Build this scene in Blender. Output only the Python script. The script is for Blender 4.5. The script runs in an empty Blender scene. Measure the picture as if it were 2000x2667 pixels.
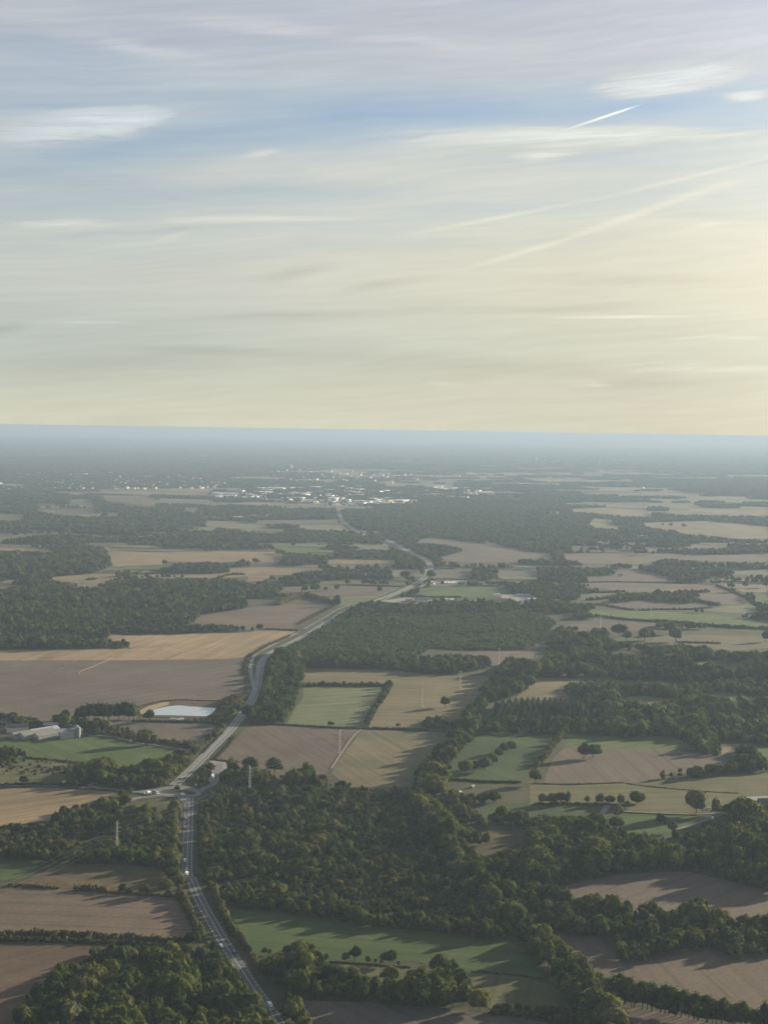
import bpy, bmesh, math, random
import numpy as np
from mathutils import Matrix, Vector

random.seed(7); rng = np.random.default_rng(7)
S = bpy.context.scene
COL = S.collection
# ------------------------------------------------------------------ camera
H, FOC, W0, H0 = 375.0, 4000.0, 2000.0, 2667.0
ROLL, PITCH = math.atan(31/2000), math.atan((1333.5-1120)/FOC)
Rw = np.array([1., 0, 0]); Fw = np.array([0, math.cos(PITCH), -math.sin(PITCH)]); Uw = np.array([0, math.sin(PITCH), math.cos(PITCH)])
CR = math.cos(ROLL)*Rw+math.sin(ROLL)*Uw
CU = -math.sin(ROLL)*Rw+math.cos(ROLL)*Uw
cam = bpy.data.cameras.new('camera'); cam.sensor_fit = 'VERTICAL'; cam.sensor_height = 36; cam.lens = 36*FOC/H0
cam.clip_start = 1; cam.clip_end = 900000
camo = bpy.data.objects.new('camera', cam); COL.objects.link(camo)
camo.matrix_world = Matrix([[CR[0], CU[0], -Fw[0], 0], [CR[1], CU[1], -Fw[1], 0], [CR[2], CU[2], -Fw[2], H], [0, 0, 0, 1]])
S.camera = camo

def ray(x, y):
    return Fw*FOC+CR*(x-1000)-CU*(y-1333.5)
def gnd(x, y, z=0.0):
    d = ray(x, y); t = (z-H)/d[2]
    return np.array([d[0]*t, d[1]*t, z])
def proj(P):
    P = np.asarray(P, float); q = P-np.array([0, 0, H])
    dep = q@Fw
    return 1000+FOC*(q@CR)/dep, 1333.5-FOC*(q@CU)/dep, dep
def azel(x, y):
    d = ray(x, y); d = d/np.linalg.norm(d)
    return math.degrees(math.atan2(d[0], d[1])), math.degrees(math.asin(d[2]))

# ------------------------------------------------------------------ sky, sun, exposure
SUN_AZ, SUN_EL = 52.0, 12.5        # degrees right of the view direction / above the horizon
SKY_STRENGTH, SUN_STRENGTH, EXPOSURE = 0.05, 5.0, 1.5
VEIL = 2**-EXPOSURE   # brightness of the cirrus veil
sd = Vector((math.sin(math.radians(SUN_AZ))*math.cos(math.radians(SUN_EL)), math.cos(math.radians(SUN_AZ))*math.cos(math.radians(SUN_EL)), math.sin(math.radians(SUN_EL))))
world = bpy.data.worlds.new('World'); S.world = world; world.use_nodes = True
def build_world():
    nt = world.node_tree; N = nt.nodes; L = nt.links; N.clear()
    def math_(op, a, b=None, c=None, clamp=False):
        n = N.new('ShaderNodeMath'); n.operation = op; n.use_clamp = clamp
        for i, v in enumerate((a, b, c)):
            if v is None: continue
            if isinstance(v, (int, float)): n.inputs[i].default_value = v
            else: L.new(v, n.inputs[i])
        return n.outputs[0]
    def mixc(f, a, b):
        n = N.new('ShaderNodeMix'); n.data_type = 'RGBA'
        for s, v in ((n.inputs[0], f), (n.inputs[6], a), (n.inputs[7], b)):
            if isinstance(v, tuple): s.default_value = (*v, 1)
            elif isinstance(v, (int, float)): s.default_value = v
            else: L.new(v, s)
        return n.outputs[2]
    def maprange(v, a, b, c=0, d=1):
        n = N.new('ShaderNodeMapRange'); n.interpolation_type = 'SMOOTHSTEP'; L.new(v, n.inputs[0])
        for i, q in enumerate((a, b, c, d)): n.inputs[i+1].default_value = q
        return n.outputs[0]
    tc = N.new('ShaderNodeTexCoord'); sep = N.new('ShaderNodeSeparateXYZ'); L.new(tc.outputs['Generated'], sep.inputs[0])
    zc = math_('MAXIMUM', sep.outputs[2], 0.004)
    cv = N.new('ShaderNodeCombineXYZ'); L.new(sep.outputs[0], cv.inputs[0]); L.new(sep.outputs[1], cv.inputs[1]); L.new(zc, cv.inputs[2])
    sky = N.new('ShaderNodeTexSky'); sky.sky_type = 'NISHITA'; sky.sun_disc = False
    sky.sun_elevation = math.radians(SUN_EL); sky.sun_rotation = math.radians(SUN_AZ); sky.altitude = 380; sky.dust_density = 1.2; sky.air_density = 1.0; sky.ozone_density = 2.6
    L.new(cv.outputs[0], sky.inputs[0])
    az = math_('MULTIPLY', math_('ARCTAN2', sep.outputs[0], sep.outputs[1]), 180/math.pi)
    el = math_('MULTIPLY', math_('ARCSINE', zc), 180/math.pi)
    co0 = N.new('ShaderNodeCombineXYZ'); L.new(az, co0.inputs[0]); L.new(el, co0.inputs[1])
    # wind-warped coordinates
    mp = N.new('ShaderNodeMapping'); mp.inputs['Scale'].default_value = (0.10, 0.35, 1); L.new(co0.outputs[0], mp.inputs[0])
    nz = N.new('ShaderNodeTexNoise'); nz.inputs['Scale'].default_value = 1.0; nz.inputs['Detail'].default_value = 4; L.new(mp.outputs[0], nz.inputs[0])
    sb = N.new('ShaderNodeVectorMath'); sb.operation = 'SUBTRACT'; L.new(nz.outputs['Color'], sb.inputs[0]); sb.inputs[1].default_value = (.5, .5, .5)
    ml = N.new('ShaderNodeVectorMath'); ml.operation = 'MULTIPLY'; L.new(sb.outputs[0], ml.inputs[0]); ml.inputs[1].default_value = (3.0, 0.9, 0)
    ad = N.new('ShaderNodeVectorMath'); ad.operation = 'ADD'; L.new(co0.outputs[0], ad.inputs[0]); L.new(ml.outputs[0], ad.inputs[1])
    CO = ad.outputs[0]
    def streak(scale, rot, detail, seed, rough=.55):
        vr = N.new('ShaderNodeVectorRotate'); vr.rotation_type = 'Z_AXIS'; vr.inputs['Angle'].default_value = math.radians(rot); L.new(CO, vr.inputs[0])
        m = N.new('ShaderNodeMapping'); m.inputs['Scale'].default_value = (*scale, 1); m.inputs['Location'].default_value = (seed, seed*1.7, 0); L.new(vr.outputs[0], m.inputs[0])
        t = N.new('ShaderNodeTexNoise'); t.inputs['Scale'].default_value = 1; t.inputs['Detail'].default_value = detail; t.inputs['Roughness'].default_value = rough
        L.new(m.outputs[0], t.inputs[0]); return t.outputs['Fac']
    s1 = streak((.045, .42), -3, 5, 3.1); s2 = streak((.10, 1.3), -3, 7, 9.4, .62); s3 = streak((.26, 4.4), -5, 7, 21.0, .66)
    def ell(x0, y0, x1, y1, w, amp, src=CO):
        k = 1.2055
        a0, e0 = azel(x0*k, y0*k); a1, e1 = azel(x1*k, y1*k); ang = math.atan2(e1-e0, a1-a0); ln = math.hypot(a1-a0, e1-e0)/2*1.25; wd = w*k/FOC*180/math.pi*1.6
        m = N.new('ShaderNodeMapping'); m.vector_type = 'TEXTURE'
        m.inputs['Location'].default_value = ((a0+a1)/2, (e0+e1)/2, 0); m.inputs['Rotation'].default_value = (0, 0, ang); m.inputs['Scale'].default_value = (ln, wd, 1)
        L.new(src, m.inputs[0]); g = N.new('ShaderNodeTexGradient'); g.gradient_type = 'SPHERICAL'; L.new(m.outputs[0], g.inputs[0])
        return math_('MULTIPLY', g.outputs['Fac'], amp)
    def total(lst, src=CO):
        acc = None
        for a in lst:
            v = ell(*a, src=src); acc = v if acc is None else math_('ADD', acc, v)
        return acc
    # gaps of clear blue, and bright cirrus strands, laid out by azimuth / elevation (x, y of a 1659 px wide view of the sky)
    gaps = [(-150, 372, 560, 285, 42, .8), (350, 265, 1100, 235, 48, 1.0), (900, 240, 1850, 205, 42, 1.0), (-300, 225, 500, 205, 18, .5), (100, 400, 900, 400, 26, .5), (-300, 420, 400, 430, 40, .35),
            (1100, 350, 1500, 352, 14, .3), (-200, 790, 560, 775, 42, .45), (240, 752, 640, 768, 14, .3), (700, 770, 1300, 800, 30, .35), (1150, 800, 1700, 830, 26, .3), (-200, 60, 330, 150, 36, .25)]
    brights = [(0, 292, 360, 246, 30, 1.15), (150, 262, 400, 240, 12, .5), (1290, 190, 1620, 142, 26, 1.25), (1560, 205, 1680, 190, 12, .6), (330, 35, 830, 88, 16, .4), (800, 85, 1100, 100, 12, .35), (80, 62, 480, 138, 18, .35),
               (790, 303, 1700, 284, 18, .75), (1090, 348, 1250, 330, 12, .8), (500, 335, 640, 326, 8, .4), (1350, 440, 1640, 385, 18, .2), (0, 484, 310, 480, 11, .6), (320, 468, 820, 474, 9, .5), (330, 520, 460, 490, 9, .4),
               (1440, 505, 1620, 462, 9, .35), (1060, 610, 1250, 560, 16, .2), (60, 700, 300, 706, 5, .5), (840, 822, 1040, 834, 8, .5), (1280, 792, 1700, 802, 12, .6), (1190, 824, 1350, 826, 6, .6), (300, 802, 420, 806, 6, .4), (1380, 733, 1700, 738, 6, .5)]
    lines = [(880, 507, 1310, 424, 4.5, .5), (1280, 432, 1700, 330, 4.5, .45), (1000, 582, 1270, 503, 5, .6), (1230, 512, 1470, 430, 7, .55), (1420, 440, 1620, 384, 9, .4), (1200, 686, 1480, 683, 3.2, 1.3), (1228, 278, 1376, 228.5, 2.4, 2.6), (1290, 257, 1376, 228.5, 1.8, 1.6)]
    darks = [(-150, 795, 600, 782, 30, .7), (240, 755, 640, 768, 9, .7), (640, 775, 1300, 798, 20, .55), (1150, 818, 1700, 836, 16, .5), (-100, 400, 500, 410, 30, .3), (350, 395, 900, 398, 12, .4), (540, 607, 750, 577, 10, .8), (730, 632, 930, 602, 9, .8), (-60, 716, 50, 709, 7, 1.0), (220, 694, 1000, 665, 10, .6), (900, 670, 1500, 655, 8, .6), (330, 497, 470, 488, 9, .5), (1100, 600, 1659, 606, 12, .4), (1380, 455, 1700, 455, 9, .3), (100, 590, 500, 575, 20, .3)]
    G = total(gaps); B = total(brights); LN = total(lines, co0.outputs[0]); D = total(darks)
    s23 = math_('ADD', math_('MULTIPLY', s2, .75), math_('MULTIPLY', s3, .25))
    cov = math_('ADD', math_('MULTIPLY', math_('SUBTRACT', s1, .5), 1.1), .86)
    cov = math_('ADD', cov, math_('MULTIPLY', math_('SUBTRACT', s23, .5), .6))
    cov = math_('SUBTRACT', cov, math_('MULTIPLY', G, .68))
    B = maprange(B, .04, .85, 0, 1.15); bm = math_('MULTIPLY', B, maprange(math_('ADD', math_('MULTIPLY', s2, .45), math_('MULTIPLY', s3, .55)), .36, .62, .2, 1.3))
    cov = math_('ADD', cov, bm); cov = math_('ADD', cov, math_('MULTIPLY', LN, .5))
    cov = math_('ADD', cov, maprange(el, 8, 2, 0, .6)); cov = math_('SUBTRACT', cov, maprange(el, 16, 55, 0, .38)); cov = math_('MINIMUM', math_('MAXIMUM', cov, .06), 1.0)
    # veil colour: grey-lavender high, grey-green mid, cream low; warmer and brighter towards the sun
    def ramp(v, stops):
        r = N.new('ShaderNodeValToRGB'); e = r.color_ramp.elements; e[0].position = stops[0][0]; e[0].color = (*stops[0][1], 1); e[1].position = stops[-1][0]; e[1].color = (*stops[-1][1], 1)
        for p, c in stops[1:-1]:
            q = e.new(p); q.color = (*c, 1)
        L.new(v, r.inputs[0]); return r.outputs[0]
    sr = lambda r, g, b: tuple(((c/255)+.055)/1.055 if 0 else (((c/255+.055)/1.055)**2.4) for c in (r, g, b))
    e20 = math_('DIVIDE', el, 20, clamp=True)
    left = ramp(e20, [(0, sr(212, 211, 190)), (.06, sr(203, 205, 188)), (.16, sr(189, 196, 188)), (.27, sr(198, 202, 196)), (.42, sr(198, 203, 200)), (.58, sr(186, 197, 205)), (.7, sr(188, 194, 201)), (1, sr(193, 195, 199))])
    right = ramp(e20, [(0, sr(217, 213, 190)), (.06, sr(217, 213, 191)), (.16, sr(218, 217, 196)), (.27, sr(229, 225, 202)), (.42, sr(224, 222, 206)), (.58, sr(209, 214, 210)), (.7, sr(203, 205, 210)), (1, sr(206, 204, 208))])
    dotn = N.new('ShaderNodeVectorMath'); dotn.operation = 'DOT_PRODUCT'; nv = N.new('ShaderNodeVectorMath'); nv.operation = 'NORMALIZE'; L.new(cv.outputs[0], nv.inputs[0]); L.new(nv.outputs[0], dotn.inputs[0]); dotn.inputs[1].default_value = sd
    # cos of angle to the sun: frame left ~ .43, centre ~ .62, right ~ .79
    fs = maprange(dotn.outputs['Value'], .38, .83)
    veil = mixc(fs, left, right)
    glow = math_('MULTIPLY', maprange(dotn.outputs['Value'], .70, 1.0), .7)
    bright = math_('ADD', math_('ADD', 1.0, glow), math_('ADD', math_('MULTIPLY', bm, .2), math_('ADD', math_('MULTIPLY', LN, .2), math_('MULTIPLY', D, -.16))))
    bright = math_('ADD', bright, math_('MULTIPLY', math_('SUBTRACT', math_('ADD', math_('MULTIPLY', s2, .5), math_('MULTIPLY', s3, .5)), .5), .36)); bright = math_('MULTIPLY', bright, maprange(el, 15, 60, 1, .55))
    vs = N.new('ShaderNodeVectorMath'); vs.operation = 'SCALE'; L.new(veil, vs.inputs[0]); L.new(bright, vs.inputs['Scale'])
    bg1 = N.new('ShaderNodeBackground'); bg1.inputs['Strength'].default_value = SKY_STRENGTH; tn = N.new('ShaderNodeVectorMath'); tn.operation = 'MULTIPLY'; L.new(sky.outputs[0], tn.inputs[0]); tn.inputs[1].default_value = (1.04, .95, .93); L.new(tn.outputs[0], bg1.inputs[0])
    bg2 = N.new('ShaderNodeBackground'); L.new(vs.outputs[0], bg2.inputs[0]); bg2.inputs[1].default_value = VEIL
    mx = N.new('ShaderNodeMixShader'); L.new(cov, mx.inputs[0]); L.new(bg1.outputs[0], mx.inputs[1]); L.new(bg2.outputs[0], mx.inputs[2])
    out = N.new('ShaderNodeOutputWorld'); L.new(mx.outputs[0], out.inputs['Surface'])
build_world()
world.cycles.sampling_method = 'MANUAL'; world.cycles.sample_map_resolution = 512
sun = bpy.data.lights.new('sun', 'SUN'); sun.energy = SUN_STRENGTH; sun.angle = math.radians(0.6); sun.color = (1.0, .86, .62)
suno = bpy.data.objects.new('sun', sun); COL.objects.link(suno); suno.rotation_euler = sd.to_track_quat('Z', 'Y').to_euler()
suno.location = (2000, 2000, 3000)
vsn = S.view_settings; S.display_settings.display_device = 'sRGB'; vsn.view_transform = 'Standard'; vsn.look = 'None'; vsn.gamma = 1; vsn.use_curve_mapping = False; vsn.exposure = EXPOSURE
S.render.engine = 'CYCLES'
cy = S.cycles; cy.use_denoising = True; cy.max_bounces = 5; cy.diffuse_bounces = 2; cy.transmission_bounces = 2; cy.transparent_max_bounces = 4; cy.volume_bounces = 0; cy.glossy_bounces = 2
S.render.use_persistent_data = False

# ------------------------------------------------------------------ helpers
CROP = dict(A=(0, 1080, 2.37), B=(650, 1080, 2.37), C=(1300, 1080, 2.37), D=(0, 1450, 2.37), E=(650, 1450, 2.37), F=(1300, 1450, 2.37),
            G=(0, 1950, 3.318), H=(400, 1950, 3.318), I=(900, 1950, 3.016), J=(1400, 1950, 2.765), K=(0, 2290, 2.765), L=(550, 2290, 2.765),
            M=(1100, 2290, 3.318), N=(1500, 2290, 3.318), P=(350, 1780, 4.74), Q=(560, 1480, 2.765), X=(0, 0, 1.0))
def cp(c, pts):
    ox, oy, s = CROP[c]
    return [(ox+x/s, oy+y/s) for x, y in pts]
def g2(pts, z=0.0):
    return np.array([gnd(x, y, z) for x, y in pts])
def tag(o, label=None, cat=None, group=None, kind=None):
    if label: o['label'] = label
    if cat: o['category'] = cat
    if group: o['group'] = group
    if kind: o['kind'] = kind
    return o
def empty(name, loc, rz=0):
    o = bpy.data.objects.new(name, None); o.location = loc; o.rotation_euler = (0, 0, rz); o.empty_display_size = 1; COL.objects.link(o); return o
def inpoly(px, py, poly):
    px = np.asarray(px); py = np.asarray(py); r = np.zeros(px.shape, bool)
    n = len(poly); j = n-1
    for i in range(n):
        xi, yi = poly[i]; xj, yj = poly[j]
        if yi != yj:
            r ^= ((yi > py) != (yj > py)) & (px < (xj-xi)*(py-yi)/(yj-yi)+xi)
        j = i
    return r
def smooth(pts, k=4):
    "Catmull-Rom through the points (open)"
    P = [np.array(p, float) for p in pts]; P = [2*P[0]-P[1]]+P+[2*P[-1]-P[-2]]; out = []
    for i in range(1, len(P)-2):
        for s in range(k):
            t = s/k; a, b, c, d = P[i-1:i+3]
            out.append(.5*((2*b)+(c-a)*t+(2*a-5*b+4*c-d)*t*t+(3*b-a-3*c+d)*t**3))
    out.append(P[-2]); return out

class MB:
    def __init__(s): s.v = []; s.f = []; s.m = []
    def add(s, v, f, m=0):
        b = len(s.v); s.v += [tuple(map(float, p)) for p in v]; s.f += [tuple(b+i for i in q) for q in f]; s.m += [m]*len(f)
    def box(s, c, d, rz=0, m=0, top=None):
        cx, cy_, cz = c; a, b, h = d[0]/2, d[1]/2, d[2]; cr, sr_ = math.cos(rz), math.sin(rz); vs = []
        tx, ty = top if top else (1, 1)
        for z, kx, ky in ((cz, 1, 1), (cz+h, tx, ty)):
            for x, y in ((-a, -b), (a, -b), (a, b), (-a, b)):
                x *= kx; y *= ky; vs.append((cx+x*cr-y*sr_, cy_+x*sr_+y*cr, z))
        s.add(vs, [(3, 2, 1, 0), (4, 5, 6, 7), (0, 1, 5, 4), (1, 2, 6, 5), (2, 3, 7, 6), (3, 0, 4, 7)], m)
    def tube(s, p, q, r, r2=None, n=6, m=0):
        p, q = Vector(p), Vector(q); d = (q-p).normalized(); a = d.orthogonal().normalized(); b = d.cross(a); r2 = r if r2 is None else r2; vs = []
        for c, rr in ((p, r), (q, r2)):
            for i in range(n):
                t = 2*math.pi*i/n; vs.append(c+(a*math.cos(t)+b*math.sin(t))*rr)
        s.add(vs, [(i, (i+1) % n, n+(i+1) % n, n+i) for i in range(n)]+[tuple(range(n-1, -1, -1)), tuple(range(n, 2*n))], m)
    def prism(s, prof, y0, y1, m=0):
        "profile in x,z extruded along y"
        n = len(prof); s.add([(x, y0, z) for x, z in prof]+[(x, y1, z) for x, z in prof], [tuple(range(n)), tuple(range(2*n-1, n-1, -1))]+[(i+n, (i+1) % n+n, (i+1) % n, i) for i in range(n)], m)
    def build(s, name, mats, parent=None, smooth_=False, mesh=False):
        me = bpy.data.meshes.new(name); me.from_pydata(s.v, [], s.f)
        mats = mats if isinstance(mats, (list, tuple)) else [mats]
        for m in mats: me.materials.append(m)
        me.polygons.foreach_set('material_index', s.m)
        if smooth_: me.polygons.foreach_set('use_smooth', [True]*len(s.f))
        me.update()
        if mesh: return me
        o = bpy.data.objects.new(name, me); COL.objects.link(o)
        if parent: o.parent = parent
        return o

# ------------------------------------------------------------------ materials
def newmat(name):
    m = bpy.data.materials.new(name); m.use_nodes = True; nt = m.node_tree; b = nt.nodes['Principled BSDF']; b.inputs['Specular IOR Level'].default_value = .2
    return m, nt, b
def plain(name, c, rough=.7, metal=0, var=.08, scale=.4, spec=.3):
    m, nt, b = newmat(name); N, L = nt.nodes, nt.links
    tc = N.new('ShaderNodeTexCoord'); nz = N.new('ShaderNodeTexNoise'); nz.inputs['Scale'].default_value = scale; nz.inputs['Detail'].default_value = 4; L.new(tc.outputs['Object'], nz.inputs[0])
    mx = N.new('ShaderNodeMix'); mx.data_type = 'RGBA'; L.new(nz.outputs['Fac'], mx.inputs[0])
    mx.inputs[6].default_value = (*[max(0, q*(1-var*2)) for q in c], 1); mx.inputs[7].default_value = (*[min(1, q*(1+var*2)) for q in c], 1)
    L.new(mx.outputs[2], b.inputs['Base Color']); b.inputs['Roughness'].default_value = rough; b.inputs['Metallic'].default_value = metal; b.inputs['Specular IOR Level'].default_value = spec
    return m
def fieldmat(name, c1, c2, c3, line=.35, big=.004, tram=.13):
    "soil or crop: broad patches, plough and tractor lines in a direction of its own for every field, fine grain"
    m, nt, b = newmat(name); N, L = nt.nodes, nt.links
    def mix(f, a, bb, blend='MIX'):
        n = N.new('ShaderNodeMix'); n.data_type = 'RGBA'; n.blend_type = blend
        for s_, v in ((n.inputs[0], f), (n.inputs[6], a), (n.inputs[7], bb)):
            if isinstance(v, tuple): s_.default_value = (*v, 1)
            elif isinstance(v, (int, float)): s_.default_value = v
            else: L.new(v, s_)
        return n.outputs[2]
    def rngn(v, a, b_, c=0, d=1):
        n = N.new('ShaderNodeMapRange'); L.new(v, n.inputs[0])
        for i, q in enumerate((a, b_, c, d)): n.inputs[i+1].default_value = q
        return n.outputs[0]
    tc = N.new('ShaderNodeTexCoord'); oi = N.new('ShaderNodeObjectInfo')
    off = N.new('ShaderNodeVectorMath'); off.operation = 'ADD'; L.new(tc.outputs['Object'], off.inputs[0])
    sc = N.new('ShaderNodeMath'); sc.operation = 'MULTIPLY'; L.new(oi.outputs['Random'], sc.inputs[0]); sc.inputs[1].default_value = 5000; L.new(sc.outputs[0], off.inputs[1])
    def noise(scale, detail=5, vec=None, rough=.55):
        t = N.new('ShaderNodeTexNoise'); t.inputs['Scale'].default_value = scale; t.inputs['Detail'].default_value = detail; t.inputs['Roughness'].default_value = rough; L.new(vec or off.outputs[0], t.inputs[0]); return t.outputs['Fac']
    vr = N.new('ShaderNodeVectorRotate'); vr.rotation_type = 'Z_AXIS'; L.new(off.outputs[0], vr.inputs[0])
    an = N.new('ShaderNodeMath'); an.operation = 'MULTIPLY_ADD'; L.new(oi.outputs['Random'], an.inputs[0]); an.inputs[1].default_value = 2.6; an.inputs[2].default_value = .9; L.new(an.outputs[0], vr.inputs['Angle'])
    mp = N.new('ShaderNodeMapping'); mp.inputs['Scale'].default_value = (.006, .22, 1); L.new(vr.outputs[0], mp.inputs[0])
    mp2 = N.new('ShaderNodeMapping'); mp2.inputs['Scale'].default_value = (.003, .045, 1); L.new(vr.outputs[0], mp2.inputs[0])
    lines = noise(1, 3, mp.outputs[0], .7); bands = noise(1, 2, mp2.outputs[0])
    col = mix(rngn(noise(big), .38, .62), c1, c2)
    col = mix(rngn(noise(big*5, 6), .45, .75, 0, .75), col, c3)
    dk = mix(rngn(lines, .38, .62), (1-line,)*3, (1+line*.35,)*3)
    col = mix(1.0, col, dk, 'MULTIPLY')
    dk2 = mix(rngn(bands, .4, .6), (1-line*.45,)*3, (1.06,)*3); col = mix(1.0, col, dk2, 'MULTIPLY')
    wv = N.new('ShaderNodeTexWave'); wv.inputs['Scale'].default_value = .013; wv.inputs['Distortion'].default_value = 1.2; wv.inputs['Detail'].default_value = 1; wv.inputs['Detail Scale'].default_value = .02; wv.bands_direction = 'Y'; L.new(vr.outputs[0], wv.inputs[0])
    col = mix(1.0, col, mix(rngn(wv.outputs['Fac'], .86, .97), (1.0,)*3, (1-tram,)*3), 'MULTIPLY')
    pt = mix(rngn(noise(big*1.7, 7, rough=.68), .36, .66), (.84, .86, .88), (1.13, 1.11, 1.07)); col = mix(1.0, col, pt, 'MULTIPLY')
    gr = mix(rngn(noise(.35, 4, rough=.7), .3, .7), (.8,)*3, (1.14,)*3); col = mix(1.0, col, gr, 'MULTIPLY')
    hu = mix(oi.outputs['Random'], (.88, .9, .92), (1.1, 1.06, 1.02)); col = mix(1.0, col, hu, 'MULTIPLY')
    L.new(col, b.inputs['Base Color']); b.inputs['Roughness'].default_value = .95; b.inputs['Specular IOR Level'].default_value = .1
    bp = N.new('ShaderNodeBump'); bp.inputs['Strength'].default_value = .5; bp.inputs['Distance'].default_value = .5; L.new(lines, bp.inputs['Height']); L.new(bp.outputs[0], b.inputs['Normal'])
    return m
FM = dict(
    brown=fieldmat('ploughed_soil', (0.127, 0.098, 0.076), (0.110, 0.088, 0.071), (0.148, 0.115, 0.087), .09),
    red=fieldmat('red_soil', (0.107, 0.075, 0.053), (0.093, 0.069, 0.052), (0.127, 0.093, 0.065), .09),
    mauve=fieldmat('bare_soil', (0.123, 0.099, 0.083), (0.107, 0.088, 0.077), (0.141, 0.115, 0.094), .08),
    gold=fieldmat('golden_stubble', (.300, .220, .132), (.262, .196, .122), (.335, .250, .150), .16),
    straw=fieldmat('straw_stubble', (0.210, 0.163, 0.099), (0.178, 0.141, 0.089), (0.237, 0.186, 0.119), .18),
    olive=fieldmat('dry_grass', (0.150, 0.129, 0.071), (0.126, 0.114, 0.062), (0.178, 0.150, 0.091), .14),
    green=fieldmat('green_crop', (0.078, 0.119, 0.034), (0.067, 0.100, 0.032), (0.109, 0.142, 0.048), .2),
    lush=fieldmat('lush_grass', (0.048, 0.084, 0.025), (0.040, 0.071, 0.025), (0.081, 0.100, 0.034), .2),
    pale=fieldmat('pale_green_crop', (0.134, 0.154, 0.077), (0.114, 0.136, 0.071), (0.163, 0.170, 0.099), .2),
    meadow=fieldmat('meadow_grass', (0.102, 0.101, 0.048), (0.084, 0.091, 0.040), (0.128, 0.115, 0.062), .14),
    rough=fieldmat('rough_grass', (0.088, 0.070, 0.040), (0.065, 0.060, 0.033), (0.128, 0.099, 0.060), .12, .02),
    verge=fieldmat('verge_grass', (0.065, 0.071, 0.034), (0.052, 0.060, 0.031), (0.095, 0.090, 0.048), .08, .03),
)
def groundmat():
    m = fieldmat('ground_scrub', (.060, .062, .034), (.046, .054, .030), (.095, .085, .048), .1, .01); return m
def foliage(name, dark, mid, warm, trans=.42):
    m = bpy.data.materials.new(name); m.use_nodes = True; nt = m.node_tree; N, L = nt.nodes, nt.links; N.clear()
    oi = N.new('ShaderNodeObjectInfo'); r = N.new('ShaderNodeValToRGB'); e = r.color_ramp.elements
    e[0].position = 0; e[0].color = (*dark, 1); e[1].position = 1; e[1].color = (*warm, 1); q = e.new(.55); q.color = (*mid, 1); L.new(oi.outputs['Random'], r.inputs[0])
    tc = N.new('ShaderNodeTexCoord'); nz = N.new('ShaderNodeTexNoise'); nz.inputs['Scale'].default_value = 5; nz.inputs['Detail'].default_value = 3; L.new(tc.outputs['Object'], nz.inputs[0])
    mr = N.new('ShaderNodeMapRange'); L.new(nz.outputs['Fac'], mr.inputs[0]); mr.inputs[1].default_value = .3; mr.inputs[2].default_value = .7; mr.inputs[3].default_value = .5; mr.inputs[4].default_value = 1.5
    sc = N.new('ShaderNodeVectorMath'); sc.operation = 'SCALE'; L.new(r.outputs[0], sc.inputs[0]); L.new(mr.outputs[0], sc.inputs['Scale'])
    d = N.new('ShaderNodeBsdfDiffuse'); t = N.new('ShaderNodeBsdfTranslucent'); L.new(sc.outputs[0], d.inputs[0]); 
    tm = N.new('ShaderNodeVectorMath'); tm.operation = 'MULTIPLY'; L.new(sc.outputs[0], tm.inputs[0]); tm.inputs[1].default_value = (1.25, 1.3, .6); L.new(tm.outputs[0], t.inputs[0])
    mx = N.new('ShaderNodeMixShader'); mx.inputs[0].default_value = trans; L.new(d.outputs[0], mx.inputs[1]); L.new(t.outputs[0], mx.inputs[2])
    o = N.new('ShaderNodeOutputMaterial'); L.new(mx.outputs[0], o.inputs[0]); return m
LEAF = foliage('broadleaf', (.028, .044, .016), (.062, .078, .024), (.112, .113, .036))
YOUNG = foliage('young_leaf', (.070, .100, .042), (.082, .112, .048), (.105, .125, .056))
LEAFW = foliage('willow_leaf', (.085, .092, .045), (.10, .102, .052), (.13, .118, .065))
NEEDLE = foliage('needles', (.026, .044, .024), (.038, .058, .030), (.055, .074, .036), .2)
BUSH = foliage('bush_leaf', (.042, .048, .022), (.066, .066, .030), (.115, .092, .045))
BARK = plain('bark', (.10, .078, .055), .9)
ASPH = plain('asphalt', (.085, .086, .09), .8, var=.12, scale=.15)
ASPH2 = plain('worn_asphalt', (.135, .135, .135), .8, var=.1, scale=.1)
PAINT = plain('road_paint', (.62, .62, .60), .6, var=.05)
WHITE = plain('white_paint', (.75, .75, .73), .4, spec=.5); CREAM = plain('cream_render', (.62, .55, .40), .7); GREYR = plain('grey_sheet_roof', (.30, .31, .33), .55); SLATE = plain('slate_roof', (.085, .088, .10), .6)
TILE = plain('clay_tile_roof', (.24, .13, .09), .8); METAL = plain('galvanised_steel', (.27, .275, .27), .6, .2); CONC = plain('concrete', (.36, .34, .31), .85); GLASS = plain('dark_glass', (.03, .035, .045), .12, spec=.6); RUB = plain('tyre_rubber', (.02, .02, .02), .9)
FIBRE = plain('fibre_cement_roof', (.17, .17, .165), .8, var=.15, scale=.12); TRACK = plain('pale_track', (.15, .135, .105), .95); YELL = plain('yellow_cladding', (.62, .47, .10), .6); DARKW = plain('dark_timber', (.10, .085, .07), .8); SAND = plain('sandy_bank', (.25, .19, .12), .95, var=.12, scale=.08); GREYY = plain('gravel_yard', (.21, .20, .20), .9, var=.12, scale=.05)
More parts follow.
